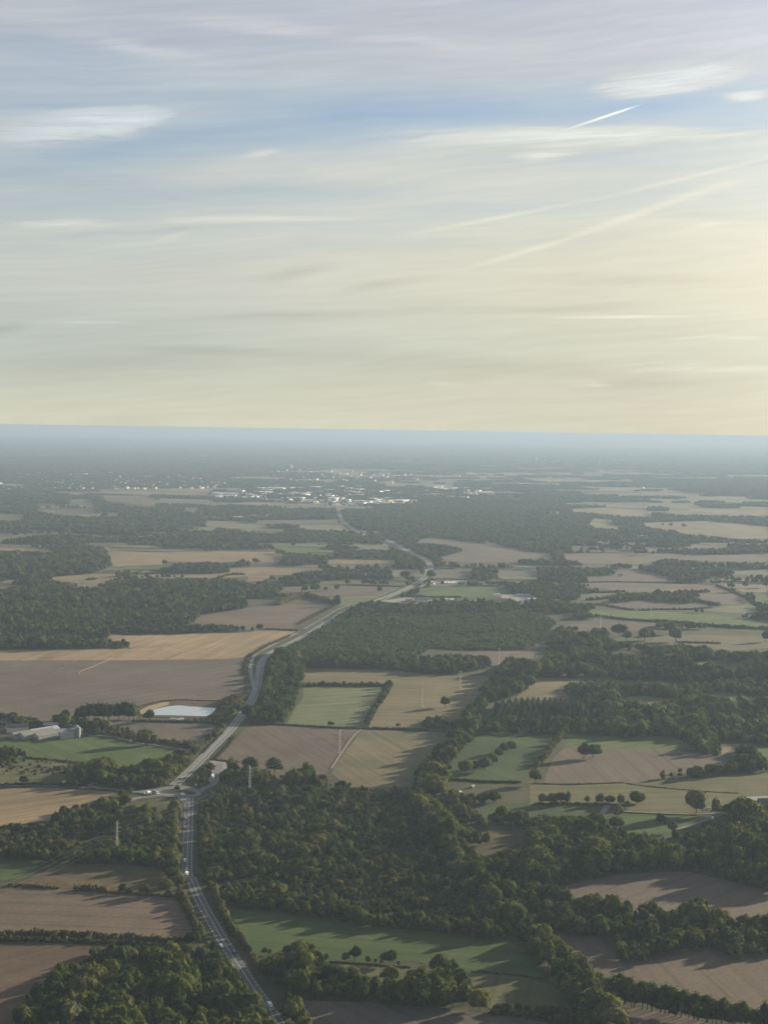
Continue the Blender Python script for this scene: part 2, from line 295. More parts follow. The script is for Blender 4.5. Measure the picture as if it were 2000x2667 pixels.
def watermat():
    m, nt, b = newmat('pond_water'); b.inputs['Base Color'].default_value = (.36, .41, .41, 1); b.inputs['Roughness'].default_value = .06; b.inputs['Specular IOR Level'].default_value = .5; b.inputs['IOR'].default_value = 1.33
    b.inputs['Metallic'].default_value = 0
    N, L = nt.nodes, nt.links; tc = N.new('ShaderNodeTexCoord'); nz = N.new('ShaderNodeTexNoise'); nz.inputs['Scale'].default_value = .5; L.new(tc.outputs['Object'], nz.inputs[0]); bp = N.new('ShaderNodeBump'); bp.inputs['Strength'].default_value = .15; bp.inputs['Distance'].default_value = .05; L.new(nz.outputs['Fac'], bp.inputs['Height']); L.new(bp.outputs[0], b.inputs['Normal'])
    return m
WATER = watermat()

# ------------------------------------------------------------------ ground
def ground():
    n = 160; rings = [0, 500, 1500, 4000, 9000, 18000, 36000, 80000, 165000]
    v = [(0, 0, 0)]; f = []
    for r in rings[1:]:
        for i in range(n):
            a = 2*math.pi*i/n; v.append((r*math.cos(a), r*math.sin(a), 0))
    f += [(0, 1+i, 1+(i+1) % n) for i in range(n)]
    for k in range(len(rings)-2):
        b = 1+k*n; f += [(b+i, b+n+i, b+n+(i+1) % n, b+(i+1) % n) for i in range(n)]
    m = MB(); m.add(v, f); o = m.build('ground', groundmat()); tag(o, 'dull green and brown scrubby countryside between the fields, out to the horizon', kind='structure')
ground()
FIELDS = []   # outlines in photo pixels, used to keep trees off
def flat(name, pts, mat, z, label=None, keep=True, parent=None):
    me = bpy.data.meshes.new(name); bm = bmesh.new(); P = g2(pts); c = P.mean(0)
    vs = [bm.verts.new((p[0]-c[0], p[1]-c[1], 0)) for p in P]
    fc = bm.faces.new(vs); bmesh.ops.triangulate(bm, faces=[fc]); 
    for q in bm.faces:
        if q.normal.z < 0: q.normal_flip()
    bm.to_mesh(me); bm.free(); me.materials.append(mat)
    o = bpy.data.objects.new(name, me); o.location = (c[0], c[1], z); COL.objects.link(o)
    if parent is None: tag(o, label, kind='structure')
    else: o.parent = parent
    if keep: FIELDS.append(pts)
    return o
LAB = dict(brown='brown ploughed field', red='reddish brown ploughed field', mauve='dull mauve brown bare field', gold='golden stubble field', straw='pale straw coloured stubble field', olive='olive dry grass field',
           green='green crop field', lush='dark green grass field', pale='pale green crop field', meadow='grazed olive green meadow', rough='rough brown grassland', verge='rough grass verge')
def field(crop, kind, pts, z=.12, where=None, sm=True):
    p = cp(crop, pts)
    flat('meadow' if kind == 'meadow' else 'field', p, FM[kind], z, LAB[kind]+((' '+where) if where else ''))
F_ = [
 ('K', 'brown', [(-80, 130), (100, 58), (300, 60), (560, 85), (850, 100), (1100, 118), (1290, 130), (1340, 230), (1400, 340), (1400, 400), (1300, 440), (1150, 440), (1000, 430), (700, 410), (400, 390), (-80, 390)], 'left of the road behind the double hedge'),
 ('K', 'red', [(-80, 455), (400, 462), (800, 485), (1250, 500), (1250, 1200), (-80, 1200)], 'beside the dark wood in the bottom left corner'),
 ('G', 'rough', [(-20, 1250), (100, 1185), (280, 1120), (560, 1000), (800, 995), (1100, 1005), (1400, 1030), (1440, 1120), (1400, 1200), (1200, 1230), (700, 1210), (400, 1200)], 'below the wood with the near pylon'),
 ('G', 'lush', [(-90, 945), (300, 965), (350, 985), (300, 1050), (150, 1120), (-90, 1150)], 'under the wood at the left edge'),
 ('G', 'straw', [(-90, 360), (300, 332), (620, 345), (960, 370), (1010, 380), (900, 430), (800, 450), (600, 530), (480, 560), (430, 625), (260, 640), (130, 660), (70, 690), (-90, 690)], 'west of the roundabout'),
 ('D', 'green', [(-60, 1125), (500, 1118), (640, 1112), (780, 1150), (960, 1165), (1110, 1190), (1060, 1230), (960, 1290), (850, 1305), (700, 1290), (500, 1270), (160, 1245), (-60, 1240)], 'in front of the farm sheds'),
 ('G', 'meadow', [(-90, 90), (560, 105), (640, 200), (560, 295), (-90, 315)], 'with scattered thorn bushes'),
 ('D', 'mauve', [(560, 1018), (900, 1020), (1330, 1028), (1350, 1050), (1300, 1090), (1230, 1120), (1100, 1135), (960, 1140), (820, 1125), (800, 1060), (700, 1050)], 'between the pond and the green field'),
 ('X', 'brown', [(641, 1888), (760, 1889), (820, 1891), (941, 1899), (903, 1948), (861, 1998), (846, 2025), (700, 2040), (600, 2000), (557, 1976), (582, 1945), (603, 1923), (622, 1902)], 'right of the road with a pylon at its edge'),
 ('X', 'olive', [(945, 1901), (1169, 1908), (1156, 1940), (1114, 1978), (1097, 1998), (1086, 2016), (1079, 2050), (900, 2050), (862, 2012), (905, 1950)], 'between the track and the tree avenue'),
 ('E', 'pale', [(330, 808), (560, 800), (810, 803), (835, 850), (780, 900), (730, 960), (715, 1045), (500, 1047), (230, 1032), (270, 950), (330, 870)], 'square, hedged on two sides'),
 ('E', 'olive', [(340, 690), (600, 688), (880, 698), (1100, 730), (1250, 735), (1470, 740), (1480, 800), (1400, 870), (1330, 960), (1280, 1000), (1200, 1075), (740, 1055), (725, 1045), (760, 970), (850, 860), (890, 790), (500, 775), (330, 775)], 'with two pylons and a lone oak'),
 ('E', 'mauve', [(1150, 585), (1280, 572), (1760, 590), (1740, 650), (1480, 670), (1350, 600)], 'behind the third pylon'),
 ('F', 'olive', [(100, 872), (230, 748), (520, 752), (400, 800), (430, 880), (250, 885)], 'above the conifer plantation'),
 ('X', 'lush', [(1240, 1910), (1346, 1912), (1443, 1916), (1469, 1910), (1411, 1950), (1371, 2016), (1324, 2034), (1198, 2030), (1160, 2015), (1188, 1980), (1215, 1940)], 'striped by long tree shadows'),
 ('F', 'green', [(400, 1182), (420, 1105), (700, 1105), (1000, 1105), (1100, 1130), (1250, 1190), (1080, 1194), (700, 1187)], 'thin strip above the field with two oaks'),
 ('X', 'brown', [(1414, 2039), (1563, 2039), (1668, 2041), (1725, 2028), (1800, 2010), (1906, 1985), (1899, 1978), (1756, 1953), (1595, 1951), (1469, 1948), (1440, 1975)], 'with a pair of oaks standing in it'),
 ('J', 'meadow', [(-60, 258), (740, 250), (1100, 215), (1750, 165), (1750, 360), (1450, 345), (1400, 400), (1220, 425), (1150, 465), (800, 460), (600, 452), (560, 400), (200, 410), (-60, 400)], 'on the right with a single round tree'),
 ('J', 'lush', [(595, 458), (900, 468), (1150, 474), (1390, 462), (1380, 520), (1200, 560), (1000, 620), (800, 640), (600, 600), (590, 500)], 'below the pale track on the right'),
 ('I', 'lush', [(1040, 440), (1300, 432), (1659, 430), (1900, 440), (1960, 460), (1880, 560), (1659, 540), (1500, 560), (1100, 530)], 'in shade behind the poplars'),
 ('I', 'rough', [(1090, 600), (1300, 605), (1560, 620), (1500, 720), (1350, 790), (1050, 800), (960, 770), (1100, 740)], 'small clearing east of the central wood'),
 ('X', 'mauve', [(1440, 2330), (1451, 2310), (1602, 2279), (1707, 2272), (1790, 2270), (1986, 2315), (2050, 2335), (2050, 2385), (1922, 2395), (1771, 2385), (1650, 2375), (1500, 2360)], 'behind the woods on the right'),
 ('X', 'brown', [(1450, 2430), (1500, 2434), (1617, 2442), (1640, 2470), (1711, 2480), (1786, 2470), (1856, 2465), (1946, 2480), (2050, 2485), (2050, 2640), (1994, 2640), (1862, 2615), (1711, 2590), (1605, 2575), (1522, 2520), (1471, 2465)], 'in the bottom right corner'),
 ('X', 'mauve', [(1627, 2621), (1800, 2650), (1900, 2690), (1900, 2760), (1700, 2760), (1640, 2650)], 'cut by the frame at the bottom right'),
 ('X', 'lush', [(600, 2362), (767, 2385), (948, 2412), (1150, 2430), (1269, 2440), (1341, 2460), (1386, 2495), (1419, 2546), (1440, 2570), (1360, 2546), (1227, 2540), (1184, 2525), (1071, 2503), (984, 2510), (854, 2507), (803, 2500), (695, 2495), (655, 2487), (637, 2442), (615, 2409)], 'large, right of the road'),
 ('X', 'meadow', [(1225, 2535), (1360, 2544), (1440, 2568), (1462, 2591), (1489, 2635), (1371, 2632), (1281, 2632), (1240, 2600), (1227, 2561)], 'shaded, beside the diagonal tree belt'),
 ('L', 'meadow', [(840, 605), (1440, 637), (1510, 650), (1510, 750), (1350, 760), (1100, 710), (850, 660)], 'small paddock behind a row of thin trees'),
 ('X', 'mauve', [(778, 2606), (948, 2610), (1150, 2628), (1281, 2641), (1430, 2666), (1500, 2760), (830, 2760), (800, 2660), (785, 2620)], 'cut by the frame at the bottom'),
 ('H', 'rough', [(470, 1200), (600, 1175), (740, 1125), (880, 1110), (880, 1180), (700, 1215), (560, 1240)], 'glade in the central wood'),
 ('G', 'meadow', [(1060, 500), (1160, 470), (1300, 430), (1480, 435), (1490, 520), (1300, 500)], 'below the roundabout'),
 ('D', 'gold', [(-60, 640), (-60, 578), (270, 574), (560, 569), (820, 567), (690, 518), (640, 476), (860, 488), (1300, 468), (1620, 455), (1835, 458), (1700, 520), (1590, 570), (1500, 622), (1400, 632), (760, 640)], 'left of the road bend'),
 ('D', 'mauve', [(-60, 640), (760, 640), (1400, 632), (1510, 625), (1495, 700), (1510, 800), (1500, 850), (1400, 885), (1360, 890), (1100, 890), (950, 915), (860, 940), (840, 1010), (300, 1020), (-60, 990)], 'wide, behind the pond'),
 ('D', 'brown', [(1140, 432), (1210, 370), (1510, 320), (1659, 295), (1780, 290), (2060, 308), (1960, 350), (1840, 410), (1800, 450), (1620, 458), (1300, 430)], 'behind the golden stubble'),
 ('A', 'straw', [(640, 833), (900, 848), (1330, 843), (1700, 848), (1700, 900), (1450, 905), (1080, 922), (700, 937), (680, 880)], None), ('A', 'green', [(600, 943), (1000, 933), (1080, 940), (900, 957), (640, 972)], None),
 ('D', 'straw', [(320, 128), (600, 98), (780, 93), (790, 112), (560, 142), (340, 152)], None), ('D', 'straw', [(500, 150), (900, 108), (1100, 104), (1300, 108), (1420, 98), (1420, 70), (1800, 62), (1800, 110), (1350, 130), (900, 132), (560, 160)], None),
 ('D', 'mauve', [(-60, 168), (240, 183), (80, 215), (-60, 224)], None), ('D', 'straw', [(380, 185), (500, 160), (600, 165), (700, 190), (560, 192)], None), ('D', 'pale', [(700, 190), (960, 193), (960, 212), (830, 217)], None),
 ('A', 'pale', [(-60, 728), (280, 740), (190, 787), (-60, 783)], None), ('A', 'pale', [(180, 713), (620, 743), (600, 757), (200, 732)], None), ('A', 'straw', [(-60, 813), (100, 813), (420, 843), (210, 852), (-60, 838)], None),
 ('A', 'brown', [(-60, 603), (180, 623), (120, 652), (-60, 652)], None), ('A', 'red', [(160, 583), (590, 583), (590, 612), (400, 622), (300, 605)], None), ('A', 'red', [(600, 503), (960, 513), (965, 572), (880, 562), (700, 542)], None),
 ('A', 'olive', [(420, 528), (560, 518), (590, 572), (450, 547)], None), ('A', 'pale', [(430, 613), (740, 610), (730, 627), (500, 627)], None), ('A', 'green', [(1150, 578), (1240, 578), (1200, 602), (1150, 600)], None),
 ('A', 'olive', [(1240, 653), (1500, 658), (1659, 698), (1659, 727), (1500, 717), (1300, 692)], None), ('A', 'pale', [(1100, 688), (1340, 698), (1300, 722), (1120, 702)], None),
 ('B', 'mauve', [(10, 653), (550, 648), (560, 672), (350, 672), (50, 672)], None), ('B', 'straw', [(300, 683), (600, 678), (620, 712), (480, 712), (300, 702)], None), ('B', 'olive', [(-10, 698), (330, 713), (150, 732), (-10, 722)], None),
 ('B', 'green', [(130, 793), (400, 798), (530, 850), (510, 872), (300, 852), (160, 832)], 'far green meadow with one tree'), ('B', 'pale', [(560, 783), (850, 808), (870, 837), (700, 827)], None),
 ('B', 'straw', [(0, 855), (210, 865), (190, 912), (0, 922)], None), ('B', 'straw', [(380, 922), (550, 888), (917, 898), (900, 922), (600, 922)], None), ('B', 'straw', [(0, 943), (500, 933), (400, 962), (250, 982), (0, 972)], None),
 ('B', 'mauve', [(840, 960), (1060, 953), (1050, 1000), (900, 1000)], None), ('B', 'brown', [(1140, 758), (1659, 828), (1659, 907), (1400, 912), (1130, 897), (1220, 872), (1350, 837), (1200, 800), (950, 787)], 'beyond the road junction'),
 ('E', 'brown', [(1150, 78), (1370, 88), (1380, 142), (1130, 142)], None), ('E', 'green', [(1030, 242), (1050, 198), (1300, 183), (1540, 178), (1640, 225), (1500, 242), (1200, 252)], 'beside the warehouses'),
 ('E', 'mauve', [(180, 200), (320, 178), (700, 178), (950, 190), (830, 232), (500, 242), (330, 237), (200, 222)], None), ('E', 'pale', [(560, 263), (750, 258), (640, 290), (560, 302)], None), ('E', 'meadow', [(420, 148), (700, 143), (760, 148), (1030, 153), (950, 182), (700, 167), (430, 177)], None),
 ('E', 'straw', [(-10, 118), (130, 118), (100, 152), (-10, 152)], None), ('E', 'olive', [(560, 246), (830, 238), (760, 256), (560, 262)], None),
 ('C', 'straw', [(390, 583), (560, 578), (740, 571), (900, 573), (910, 602), (970, 632), (750, 622), (600, 607), (480, 602)], None), ('C', 'straw', [(1040, 568), (1200, 573), (1460, 583), (1720, 598), (1720, 628), (1300, 612), (1050, 602)], None),
 ('C', 'straw', [(840, 668), (1280, 656), (1560, 678), (1720, 710), (1720, 765), (1480, 767), (1250, 742), (1160, 742), (1080, 712), (950, 702)], None), ('C', 'pale', [(525, 663), (640, 663), (820, 717), (600, 697)], None), ('C', 'straw', [(560, 638), (710, 648), (700, 664), (570, 657)], None),
 ('C', 'straw', [(230, 598), (400, 600), (380, 614), (240, 610)], None), ('C', 'mauve', [(-20, 828), (150, 838), (360, 860), (300, 887), (30, 892), (-20, 882)], None),
 ('C', 'brown', [(380, 860), (830, 848), (1130, 858), (1250, 868), (1720, 855), (1720, 907), (1300, 902), (1000, 892), (860, 922), (540, 917), (400, 892)], None), ('C', 'pale', [(1160, 798), (1450, 808), (1400, 822), (1200, 827)], None), ('C', 'pale', [(1390, 963), (1720, 953), (1720, 992), (1450, 987)], None),
 ('F', 'mauve', [(360, 168), (700, 158), (1130, 168), (1400, 178), (1440, 212), (1280, 222), (1180, 202), (1020, 212), (800, 222), (600, 192), (500, 182)], None), ('F', 'mauve', [(460, 238), (600, 223), (780, 218), (720, 242), (600, 267), (500, 267)], None), ('F', 'brown', [(640, 297), (900, 268), (1250, 300), (1200, 322), (880, 317), (760, 312)], None),
 ('F', 'mauve', [(1190, 233), (1480, 228), (1550, 292), (1420, 297), (1250, 267)], None), ('F', 'pale', [(1230, 330), (1420, 303), (1560, 298), (1600, 347), (1440, 347)], None), ('F', 'green', [(530, 328), (860, 333), (1240, 350), (1720, 405), (1720, 435), (1480, 432), (1100, 402), (960, 387), (750, 377), (600, 362)], 'long and narrow with a pylon'),
 ('F', 'brown', [(410, 422), (620, 388), (900, 393), (1010, 420), (960, 452), (700, 462), (520, 482)], None), ('F', 'green', [(670, 512), (800, 498), (860, 488), (850, 517), (760, 527), (680, 532)], None), ('F', 'olive', [(850, 488), (1100, 483), (1720, 488), (1720, 562), (1380, 582), (1250, 562), (1100, 547), (900, 522)], None),
 ('F', 'straw', [(270, 602), (450, 598), (430, 642), (330, 647)], None), ('F', 'straw', [(1370, 168), (1720, 165), (1720, 222), (1500, 217)], None), ('F', 'green', [(1560, 228), (1720, 235), (1720, 295), (1580, 282)], None), ('F', 'straw', [(1370, 1155), (1500, 1158), (1370, 1225)], None), ('F', 'green', [(1570, 1188), (1720, 1175), (1720, 1290), (1620, 1250)], None),
 ('F', 'olive', [(640, 590), (760, 580), (900, 600), (880, 665), (700, 655)], 'opening in the right hand tree belt'), ('F', 'meadow', [(1120, 650), (1350, 640), (1520, 660), (1500, 730), (1250, 725)], 'opening near the right edge of the tree belt'),
 ('F', 'straw', [(690, 870), (900, 860), (1080, 880), (1040, 950), (800, 940)], 'clearing in the deep wood'), ('F', 'green', [(1200, 850), (1420, 840), (1600, 870), (1560, 925), (1320, 915)], 'green clearing in the deep wood'), ('F', 'olive', [(400, 660), (560, 650), (650, 675), (620, 730), (450, 725)], 'opening beside the plantation'),
 ('F', 'mauve', [(720, 75), (830, 78), (1150, 150), (480, 157), (560, 122), (700, 120)], None), ('F', 'mauve', [(-20, 85), (240, 90), (240, 132), (-20, 132)], None), ('F', 'olive', [(740, 768), (1000, 772), (1200, 802), (1000, 795)], None),
]
_lv = []
for i, (c, k, p, w) in enumerate(F_):     # fields that touch lie on sheets a few centimetres apart
    q = np.array(cp(c, p)); bb = (*(q.min(0)-3), *(q.max(0)+3)); used = {l for l, o_ in _lv if not (bb[0] > o_[2] or o_[0] > bb[2] or bb[1] > o_[3] or o_[1] > bb[3])}
    l = min(set(range(12))-used); _lv.append((l, bb))
    field(c, k, p, z=.08+.05*l, where=w or 'among the hedges in the middle distance')

# ------------------------------------------------------------------ roads
ROADZ = .35
def ribbon(mb, pts, w, z, m=0, off=0.0, dash=None):
    P = np.array(pts)[:, :2]; d = np.gradient(P, axis=0); d /= np.linalg.norm(d, axis=1)[:, None]; nrm = np.stack([d[:, 1], -d[:, 0]], 1)
    C = P+nrm*off; seg = np.linalg.norm(np.diff(C, axis=0), axis=1); s = np.r_[0, np.cumsum(seg)]; ww = w if np.ndim(w) else np.full(len(C), w)
    def at(q):
        return np.array([np.interp(q, s, C[:, 0]), np.interp(q, s, C[:, 1])]), np.array([np.interp(q, s, nrm[:, 0]), np.interp(q, s, nrm[:, 1])]), np.interp(q, s, ww)
    rngs = [(s[0], s[-1])] if not dash else [(q, q+dash[0]) for q in np.arange(0, s[-1]-dash[0], dash[0]+dash[1])]
    for a, b in rngs:
        qs = [a]+[q for q in s if a < q < b]+[b]; V = []
        for q in qs:
            c, n_, wv = at(q); V += [(c[0]-n_[0]*wv/2, c[1]-n_[1]*wv/2, z), (c[0]+n_[0]*wv/2, c[1]+n_[1]*wv/2, z)]
        mb.add(V, [(2*i, 2*i+1, 2*i+3, 2*i+2) for i in range(len(qs)-1)], m)
ROADPX = []
def road(name, src, w, z, label, mat=ASPH, lines=(), verge=0, k=5):
    """src: centre line in photo pixels laid on the ground; w metres; lines: (offset, width, dash)"""
    G2 = g2(src); z += ROADZ; P = smooth(G2, k); mb = MB(); ribbon(mb, P, w, z)
    o = mb.build(name, mat); tag(o, label, kind='structure')
    if verge:
        mv = MB(); ribbon(mv, P, np.asarray(w)+verge, z-.1); v = mv.build('grass_verge', FM['verge']); tag(v, 'rough grass verge along the '+label, kind='structure')
    for off, lw, dash in lines:
        ml = MB(); ribbon(ml, P, lw, z+.03, off=off, dash=dash); q = ml.build('marking', PAINT, o)
    # outline in pixels for keeping trees away
    P2 = np.array(P)[:, :2]; d = np.gradient(P2, axis=0); d /= np.linalg.norm(d, axis=1)[:, None]; nn = np.stack([d[:, 1], -d[:, 0]], 1); ww = (np.max(w)+verge*.35)/2+1.5
    a = P2+nn*ww; b = (P2-nn*ww)[::-1]; pl = []
    for q in list(a)+list(b):
        x, y, _ = proj((q[0], q[1], 0)); pl.append((x, y))
    ROADPX.append(pl); return o
main = cp('H', [(310, 430), (306, 560), (298, 800), (293, 1000), (300, 1110)])+[(499, 2292)]+cp('K', [(1440, 150), (1540, 330), (1640, 500)])+cp('L', [(210, 640), (300, 780), (400, 920)])+[(725, 2670), (790, 2790)]
EL = (3.0, 3.2)
road('road', main, 9.6, .3, 'straight two lane road running up to the roundabout', ASPH, [(0, .24, None), (3.8, .3, EL), (-3.8, .3, EL)], verge=14)
up = cp('P', [(520, 1270), (640, 1140), (720, 1060), (830, 940), (980, 790), (1180, 600), (1260, 500), (1350, 390), (1430, 280), (1500, 130), (1530, 10)])+cp('D', [(1600, 740), (1620, 680)])
up1 = cp('P', [(500, 1262), (570, 1195), (690, 1085), (840, 935), (985, 780), (1180, 590), (1250, 500), (1330, 395), (1420, 265), (1480, 150), (1520, 30)])+cp('Q', [(325, 725), (335, 680), (370, 635), (430, 595), (520, 550), (630, 495), (740, 430), (840, 368), (930, 310), (1010, 275), (1100, 250), (1190, 222), (1300, 180), (1420, 125), (1480, 95)])
road('road', up1, 11.5, .3, 'main road sweeping from the roundabout to the far town', ASPH2, [(0.2, .25, None), (-1.9, .3, (12, 5)), (5.2, .3, None), (-5.2, .3, None)], verge=22)
side = cp('Q', [(262, 770), (256, 720), (268, 660), (300, 615), (370, 578), (470, 525), (590, 470)]); side2 = cp('Q', [(640, 440), (700, 405), (790, 355), (870, 305), (960, 268), (1090, 235), (1300, 150)])
road('road', [(x, y) for x, y in side2], 4, .28, 'pale service lane along the left of the main road', TRACK, (), verge=4)
road('path', cp('Q', [(965, 298), (1060, 264), (1190, 240), (1290, 197), (1425, 140)]), 2.4, .34, 'bright concrete strip along the right of the main road', CONC)
road('road', cp('P', [(1495, 90), (1470, 20)])+side, 6.5, .28, 'slip road curving left of the wide bend', ASPH2, [(0, .25, None)], verge=8)
far_r = cp('Q', [(1420, 125), (1490, 85), (1530, 45), (1535, 10)])+cp('B', [(1118, 950), (1100, 905), (1040, 872), (960, 835), (890, 795), (820, 765), (720, 745), (650, 715), (600, 680), (570, 650), (555, 610), (550, 570)])
road('road', far_r, 14, .3, 'distant dual carriageway climbing to the town', ASPH2, [(6, .8, None), (-6, .8, None)], verge=26)
road('road', [(x-14, y+3) for x, y in cp('B', [(1110, 915), (1040, 880), (960, 845), (890, 808), (820, 775)])], 9, .3, 'second carriageway of the distant dual carriageway', ASPH2, [(3.5, .7, None)], verge=0)
# roundabout and its arms
rb = cp('P', [(800, 1362), (760, 1335), (690, 1305), (600, 1290), (480, 1296), (370, 1310), (310, 1335), (300, 1360), (350, 1382), (480, 1392), (620, 1398), (730, 1390), (800, 1362)])
def roundabout():
    P = cp('P', [(830, 1362), (800, 1325), (720, 1290), (640, 1270), (520, 1265), (400, 1282), (250, 1310), (90, 1325), (60, 1360), (200, 1390), (330, 1398), (480, 1412), (620, 1420), (740, 1412), (820, 1390)])
    flat('road', P, ASPH2, ROADZ+.33, 'oval roundabout where three roads meet', keep=False); ROADPX.append(P)
    I_ = cp('P', [(770, 1362), (720, 1338), (620, 1322), (480, 1318), (360, 1330), (320, 1348), (360, 1364), (480, 1370), (620, 1378), (720, 1378)])
    flat('grass_island', I_, FM['verge'], ROADZ+.46, 'grassy island in the middle of the roundabout', keep=False)
    mb = MB(); ribbon(mb, smooth(g2(cp('P', [(300, 1350), (330, 1372), (480, 1384), (620, 1391), (740, 1386), (793, 1362), (740, 1326), (640, 1302)])), 4), .3, ROADZ+.38); m_ = mb.build('road_marking', PAINT); tag(m_, 'white edge line round the roundabout', kind='structure')
roundabout()
road('road', cp('P', [(300, 1385), (200, 1398), (90, 1412), (0, 1432)])+cp('G', [(1060, 470), (990, 495), (900, 540)]), 8, .29, 'road leaving the roundabout to the west', ASPH2, [(0, .22, None), (3.6, .22, None)], verge=10)
road('road', cp('P', [(440, 1290), (300, 1318), (140, 1335), (0, 1345)])+cp('G', [(1030, 362), (960, 352), (860, 345), (780, 318), (830, 298), (790, 296)]), 5.5, .27, 'narrow lane branching west from the roundabout', ASPH2, (), verge=5)
road('lane', cp('G', [(-60, 330), (300, 322), (560, 330), (780, 345)]), 3.4, .26, 'narrow lane along the top of the straw field', ASPH2)
road('road', cp('P', [(790, 1345), (860, 1305), (940, 1270), (1000, 1215), (1010, 1150), (1040, 1050), (1060, 990)]), 8, .28, 'access road from the roundabout to the lay-by', ASPH2)
flat('parking_area', cp('P', [(910, 1225), (950, 1090), (985, 1000), (930, 965), (960, 955), (1120, 970), (1160, 1040), (1080, 1120), (1060, 1215)]), GREYY, ROADZ+.22, 'gravel parking area beside the road north of the roundabout')
road('road', cp('P', [(545, 1405), (600, 1440), (650, 1490), (672, 1530)]), 5, .285, 'slip onto the straight road south of the roundabout', ASPH2, [(-2.2, .2, None)])
road('lane', cp('J', [(390, 540), (430, 505), (465, 465), (492, 428), (500, 410)]), 6, .26, 'short grey lane dropping into the trees', ASPH2)
road('track', cp('J', [(600, 453), (880, 466), (1150, 474), (1390, 458), (1659, 420)]), 3, .27, 'pale track crossing the meadow on the right', TRACK)
road('track', cp('J', [(1000, 585), (1130, 545), (1250, 500), (1390, 455)]), 5, .26, 'dirt track curving down from the yard on the right', TRACK)
flat('yard', cp('J', [(1460, 352), (1750, 338), (1750, 372), (1530, 378)]), GREYY, ROADZ+.26, 'grey yard at the right edge')
road('track', cp('E', [(690, 1068), (640, 1110), (600, 1165), (550, 1240), (505, 1310)]), 3.4, .26, 'pale farm track beside the brown field', TRACK)
road('track', cp('D', [(270, 645), (310, 615), (360, 585), (400, 574)]), 20, .25, 'broad pale strip across the golden stubble', FM['straw'])
road('track', cp('D', [(800, 560), (1000, 556)]), 3, .2, 'faint headland track by the stubble', TRACK)
road('track', cp('D', [(200, 800), (290, 748), (370, 700), (405, 680), (400, 665)]), 3, .25, 'faint wheel track over the wide bare field', FM['brown'])
road('lane', cp('D', [(600, 1105), (720, 1120), (840, 1150), (950, 1163), (1110, 1190), (1210, 1190)]), 4, .27, 'grey lane above the green field', ASPH2)
road('track', cp('G', [(650, 830), (760, 800), (880, 765), (1000, 770)]), 4, .2, 'pale path in the scrub by the near pylon', TRACK)
road('track', cp('G', [(-40, 812), (80, 780), (200, 745), (320, 720)]), 4, .2, 'pale path at the left edge', TRACK)
def pipe():
    P = smooth(g2(cp('D', [(490, 742), (486, 722), (505, 706), (545, 690), (570, 680), (595, 672), (610, 662), (650, 648), (675, 634), (700, 625)])), 4); mb = MB()
    for a, b in zip(P[:-1], P[1:]): mb.tube((a[0], a[1], .3), (b[0], b[1], .3), .33, n=6)
    tag(mb.build('irrigation_hose', SAND), 'long pale hose snaking across the wide bare field', 'hose')
pipe()
# ------------------------------------------------------------------ pond
def pond():
    b = flat('pond_bank', cp('P', [(60, 385), (70, 320), (200, 265), (400, 225), (600, 215), (800, 222), (1050, 225), (1060, 260), (1030, 320), (980, 400), (900, 430), (400, 425), (150, 410)]), FM['rough'], ROADZ+.15, 'grassy bank round the pale pond'); flat('sandy_bank', cp('P', [(70, 335), (75, 380), (140, 378), (210, 340), (300, 306), (420, 270), (440, 240), (380, 234), (200, 276)]), SAND, ROADZ+.2, 'sandy bank at the left of the pond', keep=False)
    flat('grass_bank', cp('P', [(440, 240), (600, 218), (800, 225), (1060, 228), (1050, 262), (1000, 300), (900, 292), (680, 280), (560, 268), (430, 272)]), FM['rough'], ROADZ+.21, 'dark grassy bank behind the pond', keep=False)
    w = flat('water', cp('P', [(205, 350), (260, 325), (340, 305), (430, 285), (560, 275), (680, 288), (900, 300), (1008, 310), (1000, 335), (960, 370), (890, 412), (700, 405), (450, 398), (240, 396)]), WATER, ROADZ+.27, 'smooth pale water of the farm reservoir', keep=False)
pond()

